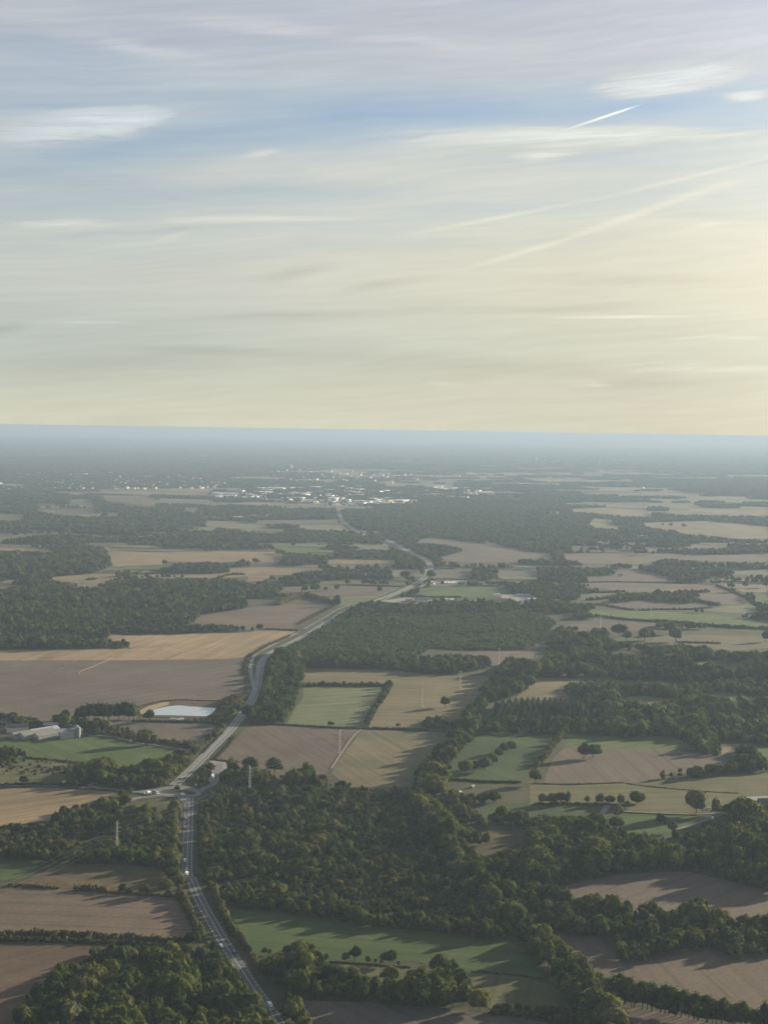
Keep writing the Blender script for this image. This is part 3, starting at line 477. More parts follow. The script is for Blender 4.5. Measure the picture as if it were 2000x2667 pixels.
# ------------------------------------------------------------------ trees: prototypes (height 1, stood on the origin)
def ico(sub):
    bm = bmesh.new(); bmesh.ops.create_icosphere(bm, subdivisions=sub, radius=1); bm.verts.ensure_lookup_table()
    v = np.array([x.co[:] for x in bm.verts]); f = np.array([[q.index for q in fc.verts] for fc in bm.faces]); bm.free(); return v, f
ICO = {k: ico(k) for k in (1, 2, 3)}
def crown(r, n_lobes, rad, z0, z1, sub, leaves, leafsize, shape='round'):
    V, F = ICO[sub]; zc, zr = (z0+z1)/2, (z1-z0)/2
    L = []
    for i in range(n_lobes):
        d = r.normal(size=3); d /= np.linalg.norm(d); d[2] = abs(d[2])*.9-.25; rr = r.uniform(.42, .72) if i else 0
        L.append((d*rr*r.uniform(.8, 1.25), r.uniform(.26, .54)))
    L.append((np.zeros(3), .5))
    out = np.zeros(len(V))
    for c, a in L:    # distance to the far side of each lobe along every direction
        b = V@c; disc = b*b-(c@c-a*a); t = np.where(disc > 0, b+np.sqrt(np.maximum(disc, 0)), 0); out = np.maximum(out, t)
    out *= 1+r.uniform(-.07, .07, len(V))
    P = V*out[:, None]; P[:, 2] -= (P[:, 2].max()+P[:, 2].min())/2; P[:, 2] /= P[:, 2].max(); P[:, :2] /= np.quantile(np.linalg.norm(P[:, :2], axis=1), .97)
    def shp(P):
        Q = P.copy()
        if shape == 'round':
            Q[:, :2] *= rad; Q[:, 2] = zc+P[:, 2]*zr; 
            low = P[:, 2] < -.45; Q[low, 2] = zc+(-.45+(P[low, 2]+.45)*.4)*zr
        elif shape == 'cone':
            h = np.clip((P[:, 2]+1)/2, 0, 1); Q[:, :2] *= (rad*(1.25-1.2*h))[:, None]; Q[:, 2] = z0+(z1-z0)*h
        elif shape == 'column':
            h = np.clip((P[:, 2]+1)/2, 0, 1); Q[:, :2] *= (rad*(.75+.5*np.sin(h*3.0)))[:, None]; Q[:, 2] = z0+(z1-z0)*h
        return Q
    vs = [tuple(p) for p in shp(P)]; fs = [tuple(q) for q in F]; ncore = len(fs)
    idx = r.integers(0, len(F), leaves)
    for k in idx:
        a, b, c = P[F[k]]; w = r.dirichlet((1, 1, 1)); p = a*w[0]+b*w[1]+c*w[2]; p = p*(r.uniform(.92, 1.2) if r.random() < .7 else r.uniform(1.1, 1.32))
        n = p/max(np.linalg.norm(p), 1e-6)+r.normal(size=3)*.45; n /= np.linalg.norm(n); t = np.cross(n, r.normal(size=3)); t /= np.linalg.norm(t); u = np.cross(n, t); s = leafsize*r.uniform(.6, 1.4)
        q = np.array([p+t*s, p+u*s*.8, p-t*s*.9, p-u*s*.7]); q = shp(q); i = len(vs); vs += [tuple(x) for x in q]; fs.append((i, i+1, i+2, i+3))
    return vs, fs, ncore
def crown_mesh(name, mat, *a, **k):
    v, f, nc = crown(*a, **k); me = bpy.data.meshes.new(name); me.from_pydata(v, [], f); me.materials.append(mat); me.polygons.foreach_set('use_smooth', [i < nc for i in range(len(f))]); me.update(); return me
def trunk_mesh(h, r0, r, limbs=4):
    m = MB(); m.tube((0, 0, -.02), (0, 0, h), r0, r0*.6, n=7)
    for i in range(limbs):
        a = 2*math.pi*i/limbs+r.uniform(-.4, .4); m.tube((0, 0, h*r.uniform(.55, .9)), (math.cos(a)*.2, math.sin(a)*.2, h+r.uniform(.1, .22)), r0*.5, r0*.15, n=5)
    return m.build('trunk', BARK, mesh=True)
def join_mesh(name, meshes):
    vs, fs, mi, mats, sm = [], [], [], [], []
    for me in meshes:
        b = len(vs); vs += [tuple(v.co) for v in me.vertices]; mats.append(me.materials[0])
        for p in me.polygons: fs.append(tuple(b+i for i in p.vertices)); mi.append(len(mats)-1); sm.append(p.use_smooth)
    o = bpy.data.meshes.new(name); o.from_pydata(vs, [], fs); [o.materials.append(m) for m in mats]; o.polygons.foreach_set('material_index', mi); o.polygons.foreach_set('use_smooth', sm); o.update(); return o
R = np.random.default_rng(11)
TREE = {}   # kind -> list of (crown mesh, trunk mesh or None)
TREE['oak'] = [(crown_mesh('crown', LEAF, R, 11, .50*R.uniform(.9, 1.12), .20, 1.0, 3, 420, .10), trunk_mesh(.42, .032, R)) for _ in range(5)]
TREE['wood'] = [(crown_mesh('crown', LEAF, R, 9, .46*R.uniform(.8, 1.15), .12, 1.0, 3, 330, .11), trunk_mesh(.3, .03, R, 2)) for _ in range(7)]
TREE['bush'] = [(crown_mesh('crown', BUSH, R, 7, .62*R.uniform(.85, 1.2), -.25, 1.0, 2, 130, .13), None) for _ in range(5)]
TREE['young'] = [(crown_mesh('crown', YOUNG, R, 7, .60*R.uniform(.85, 1.2), -.25, 1.0, 2, 130, .13), None) for _ in range(5)]
TREE['conifer'] = [(crown_mesh('crown', NEEDLE, R, 12, .26, .03, 1.0, 3, 260, .07, shape='cone'), trunk_mesh(.3, .02, R, 0)) for _ in range(3)]
TREE['poplar'] = [(crown_mesh('crown', LEAFW, R, 12, .19, .06, 1.0, 3, 260, .08, shape='column'), trunk_mesh(.3, .02, R, 2)) for _ in range(3)]
TREE['willow'] = [(crown_mesh('crown', LEAFW, R, 10, .44, .10, 1.0, 3, 330, .10), trunk_mesh(.3, .03, R, 3)) for _ in range(3)]
TREE['dark'] = [(crown_mesh('crown', NEEDLE, R, 9, .36, .05, 1.0, 3, 330, .09), trunk_mesh(.3, .03, R, 2)) for _ in range(3)]
PROTO = {}
for kd, lst in TREE.items():
    c = bpy.data.collections.new('prototype_'+kd)
    for i, (cm, tm) in enumerate(lst):
        me = join_mesh('tree', [cm]+([tm] if tm else [])); c.objects.link(bpy.data.objects.new('tree_%s_%02d' % (kd, i), me))
    PROTO[kd] = c
NK = {k: len(v) for k, v in TREE.items()}
def patch_proto():   # clump of far trees seen as one, 60 m across
    c = bpy.data.collections.new('prototype_clump')
    for i in range(4):
        vs, fs = [], []
        for j in range(26):
            V, F = ICO[1]; h = R.uniform(7, 14); p = np.array([R.uniform(-38, 38), R.uniform(-26, 26), h*.45]); q = V*np.array([h*.55, h*.55, h*.55])*(1+R.uniform(-.15, .15, (len(V), 1)))+p; b = len(vs); vs += [tuple(x) for x in q]; fs += [tuple(b+k for k in f) for f in F]
        me = bpy.data.meshes.new('clump'); me.from_pydata(vs, [], fs); me.materials.append(LEAF); me.update(); c.objects.link(bpy.data.objects.new('clump_%02d' % i, me))
    return c
PROTO['clump'] = patch_proto(); NK['clump'] = 4
def scatter_group(kd):
    ng = bpy.data.node_groups.new('scatter_'+kd, 'GeometryNodeTree'); ng.interface.new_socket('Geometry', in_out='INPUT', socket_type='NodeSocketGeometry'); ng.interface.new_socket('Geometry', in_out='OUTPUT', socket_type='NodeSocketGeometry')
    N, L = ng.nodes, ng.links; gi = N.new('NodeGroupInput'); go = N.new('NodeGroupOutput'); ip = N.new('GeometryNodeInstanceOnPoints'); ci = N.new('GeometryNodeCollectionInfo')
    ci.inputs['Collection'].default_value = PROTO[kd]; ci.inputs['Separate Children'].default_value = True; ci.inputs['Reset Children'].default_value = True
    def attr(nm, ty):
        a = N.new('GeometryNodeInputNamedAttribute'); a.data_type = ty; a.inputs[0].default_value = nm; return a.outputs[0]
    e = N.new('FunctionNodeEulerToRotation'); L.new(attr('rot', 'FLOAT_VECTOR'), e.inputs[0]); L.new(gi.outputs[0], ip.inputs['Points']); L.new(ci.outputs[0], ip.inputs['Instance']); ip.inputs['Pick Instance'].default_value = True
    L.new(attr('idx', 'INT'), ip.inputs['Instance Index']); L.new(e.outputs[0], ip.inputs['Rotation']); L.new(attr('scl', 'FLOAT_VECTOR'), ip.inputs['Scale']); L.new(ip.outputs[0], go.inputs[0]); return ng
SG = {k: scatter_group(k) for k in PROTO}
def scatter(name, kd, P, scl, label):
    P = np.asarray(P, float); n = len(P)
    if not n: return
    me = bpy.data.meshes.new(name); me.vertices.add(n); me.vertices.foreach_set('co', P.ravel())
    rot = np.zeros((n, 3)); rot[:, 2] = rng.uniform(0, 6.28, n)
    for nm, ty, d in (('rot', 'FLOAT_VECTOR', rot), ('scl', 'FLOAT_VECTOR', np.asarray(scl))):
        a = me.attributes.new(nm, ty, 'POINT'); a.data.foreach_set('vector', d.astype(np.float32).ravel())
    a = me.attributes.new('idx', 'INT', 'POINT'); a.data.foreach_set('value', rng.integers(0, NK[kd], n).astype(np.int32)); me.update()
    o = bpy.data.objects.new(name, me); COL.objects.link(o); md = o.modifiers.new('scatter', 'NODES'); md.node_group = SG[kd]; tag(o, label, kind='stuff'); return o
def projv(P):
    q = P-np.array([0, 0, H]); dep = q@Fw; return 1000+FOC*(q@CR)/dep, 1333.5-FOC*(q@CU)/dep, dep
def blocked(x, y, roads_only=False):
    m = np.zeros(x.shape, bool)
    for p in ROADPX+([] if roads_only else FIELDS): m |= inpoly(x, y, p)
    return m

TREEN = dict(oak='oak_tree', wood='broadleaf_tree', conifer='conifer', poplar='poplar', willow='willow', bush='bush', dark='dark_tree')
def tree(kd, p, h, label, group=None, wide=1.0, cat='tree', name=None, i=None):
    cm, tm = TREE[kd][random.randrange(NK[kd]) if i is None else i % NK[kd]]
    if tm is None:
        o = bpy.data.objects.new(name or TREEN[kd], cm); COL.objects.link(o); root = o
    else:
        root = empty(name or TREEN[kd], (0, 0, 0))
        for me in (tm, cm):
            c = bpy.data.objects.new(me.name.split('.')[0], me); c.parent = root; COL.objects.link(c)
    root.location = p; root.rotation_euler = (0, 0, random.uniform(0, 6.28)); root.scale = (h*wide, h*wide, h)
    tag(root, label, cat, group); return root

# ------------------------------------------------------------------ woods: outlines seen from the air; species, tree height, spacing
def wood(name, poly, mix, h, sp, label, where, exclude=(), dens=.9, var=.34, grid=None):
    """jittered planting inside the outline on the ground; returns (positions, heights, kind index)"""
    G_ = g2([(x, min(y, 2900)) for x, y in poly])[:, :2]; a, b = G_.min(0), G_.max(0)
    nx, ny = int((b[0]-a[0])/sp)+1, int((b[1]-a[1])/sp)+1
    X, Y = np.meshgrid(np.arange(nx)*sp+a[0], np.arange(ny)*sp+a[1]); P = np.stack([X.ravel(), Y.ravel()], 1); P = P+rng.uniform(-.46, .46, P.shape)*sp
    if grid:
        X, Y = np.meshgrid(np.arange(a[0], b[0], grid[0]), np.arange(a[1], b[1], grid[1])); P = np.stack([X.ravel()+(Y.ravel()-a[1])*.16, Y.ravel()], 1)+rng.uniform(-.5, .5, (X.size, 2))
    P = np.c_[P, np.zeros(len(P))]
    hh = h*np.clip(rng.normal(1, var, len(P)), .45, 1.75)
    # slow changes of height through the wood, and thin patches
    sl = .5+.5*np.sin(P[:, 0]*.021+P[:, 1]*.013+len(poly))*np.sin(P[:, 1]*.017-P[:, 0]*.009+h); cl = np.sin(P[:, 0]*.115+1.9*np.sin(P[:, 1]*.063+h))*np.sin(P[:, 1]*.082+1.7*np.sin(P[:, 0]*.051)); c2 = np.sin(P[:, 0]*.047+P[:, 1]*.031)*np.sin(P[:, 1]*.052-P[:, 0]*.021); hh *= (.66+.5*sl)*(1.02+.30*cl+.20*c2)
    x, y, d = projv(P); T = P.copy(); T[:, 2] = hh*.78; xt, yt, _ = projv(T)
    k = inpoly(x, y, poly) & inpoly(xt, yt, poly)
    for e in exclude: k &= ~inpoly(x, y, e)
    for e in ROADPX+[FIELDS[i] for i, q in enumerate(F_) if q[3] and ('opening' in q[3] or 'clearing in the deep' in q[3])]: k &= ~inpoly(x, y, e)
    k &= (x > -160) & (x < 2160) & (y < 2860)
    if dens < 1: k &= rng.uniform(size=len(P)) < dens
    P, hh, d = P[k], hh[k], d[k]; kinds = rng.choice(len(mix), len(P), p=[w for _, w in mix])
    return dict(name=name, P=P, h=hh, k=kinds, mix=[m for m, _ in mix], label=label, where=where, d=d, x=x[k], y=y[k])
W = []
glade = cp('H', [(470, 1200), (600, 1175), (740, 1125), (880, 1110), (880, 1180), (700, 1215), (560, 1240)])
def w(*a, **k): W.append(wood(*a, **k))
BR = [('wood', .78), ('oak', .14), ('willow', .08)]; BR2 = [('wood', .9), ('dark', .1)]; SCR = [('bush', .68), ('wood', .25), ('willow', .07)]
w('wood', cp('K', [(90, 1060), (105, 1010), (140, 930), (225, 800), (385, 720), (395, 640), (430, 622), (500, 605), (580, 565), (640, 505), (760, 490), (1000, 485), (1300, 480), (1430, 505), (1560, 525), (1690, 560), (1760, 630), (1850, 760), (1915, 880), (1965, 1000), (1990, 1100), (2010, 1500), (-50, 1500), (60, 1150)]), [('wood', .84), ('dark', .12), ('willow', .04)], 9.6, 4.9, 'dense wood of round broadleaf trees', 'dense wood in the bottom left corner beside the road', dens=1.0, var=.26)
w('wood', cp('L', [(395, 600), (470, 538), (540, 490), (620, 455), (740, 485), (830, 590), (845, 650), (960, 615), (1100, 680), (1240, 735), (1350, 760), (1420, 690), (1500, 680), (1659, 660)])+cp('M', [(130, 650), (240, 690), (285, 760), (385, 830), (430, 900), (420, 1030), (410, 1140), (0, 1105)])+cp('L', [(1400, 925), (1200, 885), (640, 875), (560, 800), (400, 740)]), BR, 11.5, 6, 'belt of tall broadleaf trees', 'tree belt between the large grass field and the bottom edge')
w('wood', cp('L', [(515, 850), (560, 825), (615, 840), (650, 900), (710, 990), (740, 1100), (820, 1300), (600, 1300), (560, 1060), (530, 950)]), [('wood', .8), ('willow', .2)], 9, 5, 'narrow strip of trees', 'narrow strip of trees right of the road at the bottom')
W3 = [(523, 2095), (545, 2062), (569, 2045), (641, 2049), (747, 2047), (822, 2050), (900, 2046), (993, 2055), (1066, 2045), (1110, 2066), (1152, 2099), (1185, 2155), (1218, 2209), (1265, 2240), (1317, 2305), (1359, 2350), (1401, 2416), (1375, 2440), (1269, 2446), (1150, 2430), (948, 2411), (767, 2380), (608, 2362), (572, 2340), (545, 2318), (530, 2290), (525, 2200)]
w('wood', [(1066, 2045), (1110, 2066), (1152, 2099), (1185, 2155), (1218, 2209), (1265, 2240), (1317, 2305), (1359, 2350), (1401, 2416), (1375, 2445), (1330, 2440), (1290, 2390), (1235, 2330), (1180, 2270), (1140, 2205), (1100, 2150), (1050, 2095)], [('wood', .7), ('willow', .2), ('oak', .1)], 12.5, 6.6, 'belt of tall old trees', 'tall tree belt through the central wood')
w('wood', [(600, 2360), (767, 2382), (948, 2413), (1150, 2432), (1269, 2448), (1340, 2445), (1300, 2405), (1150, 2392), (950, 2368), (780, 2340), (600, 2320)], [('wood', .85), ('willow', .1), ('oak', .05)], 11, 6, 'south edge of the central wood', 'tall edge of the central wood above the grass field')
w('wood', W3, [('wood', .62), ('bush', .2), ('willow', .08), ('dark', .1)], 6.6, 4.8, 'large mixed wood filling the middle of the view', 'large central wood east of the straight road', exclude=[glade])
w('wood', [(1330, 2430), (1401, 2410), (1468, 2436), (1474, 2468), (1522, 2510), (1552, 2531), (1582, 2561), (1600, 2620), (1612, 2640), (1680, 2720), (1700, 2860), (1600, 2860), (1530, 2700), (1489, 2631), (1462, 2591), (1419, 2546), (1386, 2501)], [('wood', .82), ('willow', .1), ('oak', .08)], 12.5, 6.2, 'diagonal belt of big old trees', 'diagonal tree belt running down to the bottom right')
w('wood', [(1097, 1990), (1114, 1969), (1156, 1931), (1173, 1906), (1194, 1876), (1220, 1842), (1249, 1809), (1270, 1779), (1283, 1758), (1321, 1724), (1350, 1712), (1390, 1735), (1397, 1760), (1370, 1800), (1345, 1815), (1283, 1830), (1253, 1855), (1249, 1885), (1236, 1918), (1211, 1948), (1186, 1973), (1168, 2010), (1160, 2075), (1110, 2085), (1070, 2060), (1086, 2016)], BR, 11, 6.5, 'long tree avenue running up the valley', 'long tree avenue between the olive field and the striped grass')
w('wood', cp('F', [(-95, 1000), (300, 985), (600, 1000), (640, 1040), (1000, 1100), (400, 1108), (-90, 1090)]), BR2, 9, 6, 'fringe of broadleaf trees', 'fringe of trees below the conifer plantation')
w('wood', cp('F', [(390, 810), (430, 775), (700, 765), (1100, 795), (1400, 755), (1540, 755), (1760, 820), (1760, 1165), (1560, 1155), (1350, 1135), (1370, 1170), (1350, 1240), (1250, 1215), (1100, 1115), (640, 1112), (600, 1000), (560, 960), (520, 880), (400, 850)]), [('wood', .5), ('young', .38), ('dark', .06), ('willow', .06)], 9, 6, 'deep wood of mixed green', 'deep wood right of the conifer plantation')
w('wood', cp('F', [(230, 655), (380, 535), (560, 465), (720, 525), (900, 545), (1250, 560), (1360, 585), (1740, 598), (1740, 800), (1380, 780), (1200, 792), (950, 772), (560, 755), (250, 742)]), [('wood', .7), ('oak', .2), ('dark', .1)], 11.5, 8, 'broad belt of trees', 'broad tree belt on the right halfway up', exclude=cp('F', []) and [] or [cp('F', [(270, 602), (450, 598), (430, 642), (330, 647)]), cp('F', [(1040, 645), (1100, 650), (1080, 672)])], dens=.9)
w('plantation', cp('E', [(170, 540), (370, 470), (480, 400), (560, 340), (760, 275), (1000, 292), (1659, 295), (1760, 330), (1900, 400), (1800, 520), (1700, 575), (1280, 580), (1130, 565), (1050, 605), (900, 640), (330, 605)]), [('young', .93), ('dark', .07)], 5.2, 5.2, 'low even plantation of young trees', 'low young plantation', dens=.95, var=.2)
w('wood', cp('E', [(320, 610), (860, 605), (900, 640), (900, 700), (340, 690)]), BR2, 12, 6, 'tall dark front row of the plantation', 'tall dark edge of the plantation')
w('wood', cp('E', [(880, 650), (960, 615), (1240, 600), (1470, 615), (1490, 690), (1300, 725), (1100, 728), (890, 705)]), BR2, 10, 6.5, 'small dark wood behind the pylon field', 'small dark wood behind the pylon field')
w('wood', cp('E', [(430, 470), (820, 440), (1200, 470), (1500, 440), (1620, 470), (1400, 495), (820, 480), (460, 495)]), BR2, 8, 8, 'darker strip of taller trees in the plantation', 'taller strip within the plantation', dens=.7)
w('wood', cp('E', [(500, 400), (560, 330), (640, 300), (760, 262), (850, 285), (1000, 285), (1290, 285), (1659, 295), (1659, 350), (1100, 370), (800, 350), (600, 400)]), BR, 8, 8, 'loose trees along the back of the plantation', 'back edge of the plantation', dens=.8)
w('wood', cp('E', [(-5, 1026), (-5, 950), (50, 905), (100, 720), (125, 635), (175, 560), (300, 575), (340, 680), (330, 780), (300, 850), (280, 920), (230, 1000), (200, 1035)]), BR, 10, 6, 'oblong wood along the road bend', 'oblong wood right of the road bend')
w('wood', cp('D', [(-80, 210), (80, 190), (300, 180), (600, 190), (1000, 205), (1300, 145), (1500, 200), (1530, 320), (1230, 360), (1200, 412), (1140, 432), (900, 475), (640, 475), (690, 530), (680, 558), (640, 568), (0, 572), (-80, 572)]), [('wood', .75), ('dark', .2), ('willow', .05)], 10, 7.2, 'wide dark forest at the left', 'wide dark forest at the left edge above the golden stubble')
w('wood', cp('D', [(690, 528), (760, 515), (830, 562), (690, 568)]), BR, 8, 6, 'dark tip of trees jutting into the stubble', 'tip of trees jutting into the stubble')
w('wood', cp('A', [(-60, 845), (200, 845), (420, 865), (480, 815), (620, 825), (690, 920), (640, 965), (560, 985), (300, 1005), (100, 1015), (-60, 1010)]), BR, 12, 8.5, 'domed wood at the far left', 'domed wood behind the left forest')
w('wood', cp('D', [(850, 450), (1000, 430), (1300, 415), (1500, 430), (1620, 435), (1620, 458), (1300, 470), (860, 480)]), BR2, 9, 7, 'dark tree belt behind the golden stubble', 'dark belt behind the golden stubble')
w('wood', cp('D', [(1040, 50), (1300, 35), (1415, 65), (1410, 102), (1060, 102)]), BR2, 12, 9, 'compact dark copse among pale fields', 'compact copse among the pale fields')
w('wood', cp('A', [(200, 695), (330, 665), (860, 715), (1000, 735), (850, 755), (500, 728), (230, 712)]), BR2, 14, 10, 'long straight edged plantation far away', 'straight edged plantation far away on the left')
w('wood', cp('A', [(10, 770), (280, 742), (540, 745), (650, 760), (530, 805), (20, 800)]), BR2, 12, 10, 'far tree belt on the left', 'far tree belt on the left')
path = cp('G', [(640, 840), (760, 790), (1000, 755), (1000, 790), (900, 810), (700, 850)])
w('wood', cp('G', [(440, 640), (480, 555), (560, 520), (750, 485), (900, 430), (1050, 370), (1140, 335), (1170, 400), (1000, 492), (1150, 500), (1450, 545), (1460, 640), (1200, 720), (800, 740), (440, 700)]), BR, 9.5, 5.4, 'wood between the straw field and the pylon', 'wood west of the straight road below the roundabout', exclude=[path])
w('scrub', cp('G', [(-90, 700), (80, 640), (430, 640), (1100, 600), (1520, 560), (1540, 900), (1520, 960), (1000, 900), (500, 960), (-90, 920)]), SCR, 5.2, 4.4, 'tangled scrub and young trees round the pylon', 'scrub round the near pylon', exclude=[path, cp('G', [(-80, 830), (80, 765), (330, 700), (340, 730), (80, 800), (-80, 850)])])
w('wood', cp('G', [(-90, 850), (300, 840), (500, 900), (830, 880), (1200, 850), (1530, 880), (1545, 1180), (1440, 1150), (1400, 1035), (1100, 1010), (700, 1003), (540, 1010), (480, 1000), (300, 965), (-90, 950)]), BR, 8, 5, 'shady lower edge of the pylon wood', 'lower edge of the pylon wood')
w('wood', cp('G', [(560, 290), (600, 180), (730, 115), (880, 85), (1000, 105), (1010, 160), (1200, 150), (1400, 105), (1530, 15), (1659, 25), (1640, 130), (1500, 275), (1450, 325), (1230, 352), (1000, 342), (830, 295), (690, 335), (560, 330)]), BR, 8.5, 5.4, 'leafy wood north west of the roundabout', 'wood north west of the roundabout')
w('wood', cp('P', [(-10, 1010), (420, 890), (540, 835), (700, 815), (820, 820), (900, 650), (1100, 430), (1150, 470), (1080, 600), (850, 860), (650, 1050), (500, 1150), (430, 1260), (-10, 1300)]), [('wood', .6), ('willow', .15), ('bush', .25)], 7.5, 4.8, 'strip of trees along the left of the main road', 'strip of trees along the left side of the main road')
w('scrub', cp('P', [(1010, 340), (1110, 180), (1200, 130), (1350, 115), (1390, 150), (1310, 300), (1120, 350)]), [('willow', .8), ('bush', .2)], 7, 4.5, 'pale sallow thicket beside the pond', 'pale thicket beside the pond')
w('scrub', cp('P', [(880, 430), (1030, 340), (1300, 300), (1420, 120), (1465, 100), (1410, 250), (1200, 480), (1050, 510), (600, 480), (620, 440)]), BR2, 5, 4.5, 'dark bushes between the pond and the road', 'dark bushes between the pond and the road')
w('wood', cp('D', [(280, 1000), (340, 985), (450, 990), (600, 1020), (680, 1035), (820, 1055), (840, 1120), (960, 1130), (1200, 1140), (1215, 1185), (940, 1160), (640, 1112), (520, 1100), (500, 1050), (380, 1060)]), BR, 8.5, 5.5, 'trees behind the farm sheds', 'trees behind the farm sheds')
w('wood', cp('D', [(-60, 960), (50, 975), (240, 995), (250, 1055), (120, 1060), (100, 1040), (-60, 1030)]), BR, 8, 6, 'garden trees round the farmstead', 'trees round the farmstead')
w('wood', cp('D', [(-90, 1180), (0, 1172), (110, 1172), (165, 1220), (150, 1248), (-90, 1248)]), BR2, 9, 6, 'dark clump at the left edge', 'dark clump at the left edge of the green field')
w('scrub', cp('G', [(-60, 70), (220, 80), (600, 105), (640, 200), (600, 240), (350, 230), (-60, 225)]), [('bush', 1)], 2.6, 6.5, 'thorn bushes dotted over the meadow', 'dotted thorn bushes', dens=.5)
w('wood', cp('H', [(560, 330), (575, 250), (640, 160), (700, 130), (760, 160), (830, 180), (1000, 200), (1010, 265), (1100, 285), (1180, 215), (1290, 180), (1350, 150), (1390, 235), (1480, 235), (1540, 300), (1700, 280), (1700, 360), (570, 335)]), BR, 9, 6, 'top edge of the central wood by the brown field', 'top edge of the central wood by the brown field')
w('scrub', cp('H', [(350, 335), (350, 260), (400, 190), (455, 125), (520, 120), (490, 230), (465, 310), (420, 340)]), SCR, 4.5, 4, 'rough bushes on the wedge of ground at the roundabout', 'bushes on the wedge by the roundabout')
w('wood', cp('J', [(-60, 470), (180, 495), (370, 490), (540, 555), (600, 585), (700, 595), (900, 645), (930, 700), (1030, 635), (1045, 790), (1085, 890), (850, 890), (560, 905), (130, 1010), (-60, 1040)]), [('wood', .8), ('oak', .1), ('dark', .1)], 9.5, 6, 'deep shady wood on the right', 'shady wood behind the right hand brown field')
w('wood', cp('J', [(1035, 650), (1070, 600), (1200, 540), (1380, 530), (1385, 420), (1440, 370), (1520, 385), (1800, 470), (1800, 1080), (1600, 1015), (1080, 885), (1040, 780)]), [('wood', .8), ('oak', .12), ('dark', .08)], 11, 6.5, 'high wood at the right edge', 'high wood at the right edge')
w('wood', cp('I', [(1100, 600), (1110, 555), (1150, 510), (1220, 485), (1340, 495), (1470, 555), (1580, 510), (1700, 520), (1700, 620), (1560, 640)]), BR, 8, 6, 'tree line below the shaded grass', 'tree line below the shaded grass')
w('wood', cp('I', [(1300, 800), (1400, 760), (1500, 715), (1560, 640), (1659, 590), (1700, 900), (1310, 900)]), BR, 9, 6, 'western flank of the shady wood', 'western flank of the shady wood')
w('wood', cp('I', [(880, 660), (1000, 625), (1110, 675), (1105, 760), (960, 765)]), BR, 8, 5.5, 'rounded copse beside the small clearing', 'copse beside the small clearing')
w('wood', cp('I', [(770, 330), (850, 320), (1000, 365), (1180, 335), (1190, 435), (1000, 450), (980, 560), (900, 560), (790, 510)]), [('wood', .85), ('poplar', .15)], 9, 6, 'trees hiding a farmstead below the striped grass', 'trees round the hidden farmstead')
w('wood', [(1217, 2205), (1265, 2235), (1310, 2222), (1350, 2215), (1450, 2225), (1452, 2322), (1400, 2320), (1340, 2330), (1280, 2290), (1225, 2230)], BR, 8.5, 6, 'wooded dip between the central wood and the right hand field', 'wooded dip east of the central wood')
w('wood', [(1330, 2320), (1400, 2303), (1451, 2318), (1500, 2340), (1560, 2325), (1620, 2345), (1650, 2360), (1771, 2368), (1800, 2345), (1840, 2345), (1850, 2375), (1922, 2390), (2060, 2370), (2060, 2485), (1946, 2492), (1913, 2504), (1877, 2489), (1856, 2471), (1786, 2478), (1711, 2492), (1669, 2511), (1614, 2502), (1600, 2475), (1617, 2448), (1500, 2440), (1401, 2424), (1359, 2360)], BR, 8, 5.6, 'bushy wood between two brown fields at the right', 'bushy wood between the brown fields at lower right')
w('scrub', cp('M', [(600, 1120), (700, 1060), (900, 1080), (1050, 1080), (1300, 1120), (1450, 1251), (1100, 1251), (620, 1175)]), [('bush', .6), ('wood', .4)], 5.5, 4.6, 'bushes along the bottom of the shaded meadow', 'bushes along the bottom of the shaded meadow')
w('wood', cp('E', [(1050, 1062), (1060, 1020), (1100, 985), (1200, 990), (1270, 1010), (1275, 1075), (1150, 1075)]), BR2, 9, 6, 'dark corner copse by the olive field', 'dark corner copse by the olive field')
w('wood', cp('F', [(340, 450), (380, 425), (450, 425), (520, 480), (560, 470), (590, 440), (650, 440), (690, 480), (640, 530), (500, 560), (400, 560), (280, 590), (290, 520)]), BR, 9, 8, 'trees either side of the long green field end', 'loose trees above the right hand belt')
w('wood', cp('J', [(905, 218), (940, 180), (1020, 145), (1150, 135), (1240, 110), (1350, 115), (1400, 75), (1420, 10), (1480, -35), (1560, 0), (1640, 80), (1700, 170), (1500, 178), (1300, 188), (1100, 218)]), BR2, 10, 6, 'dark wooded hedge behind the meadow', 'dark wooded hedge behind the meadow')
w('conifers', cp('F', [(-80, 885), (100, 868), (440, 868), (525, 900), (575, 1010), (500, 1035), (-70, 1062)]), [('conifer', 1)], 14, 6.6, 'rows of spruce', 'conifer plantation', var=.07, grid=(7.6, 6.2), dens=1)
CON = W.pop()
for P_, h_ in zip(CON['P'][:300], CON['h']):
    cx_, cy_ = projv(P_[None])[:2]; lb = 'slim dark conifer in the plantation, %s rows, %s' % ('front' if cy_[0] > 1868 else 'back' if cy_[0] < 1843 else 'middle', 'left end' if cx_[0] < 1330 else 'right end' if cx_[0] > 1460 else 'left half' if cx_[0] < 1395 else 'right half')
    tree('conifer', P_, h_, lb, lb.replace('conifer', 'conifers', 1), cat='conifer')
if len(CON['P']) > 300: scatter('woodland', 'conifer', CON['P'][300:], np.repeat(CON['h'][300:, None], 3, 1), 'remaining conifers of the plantation')
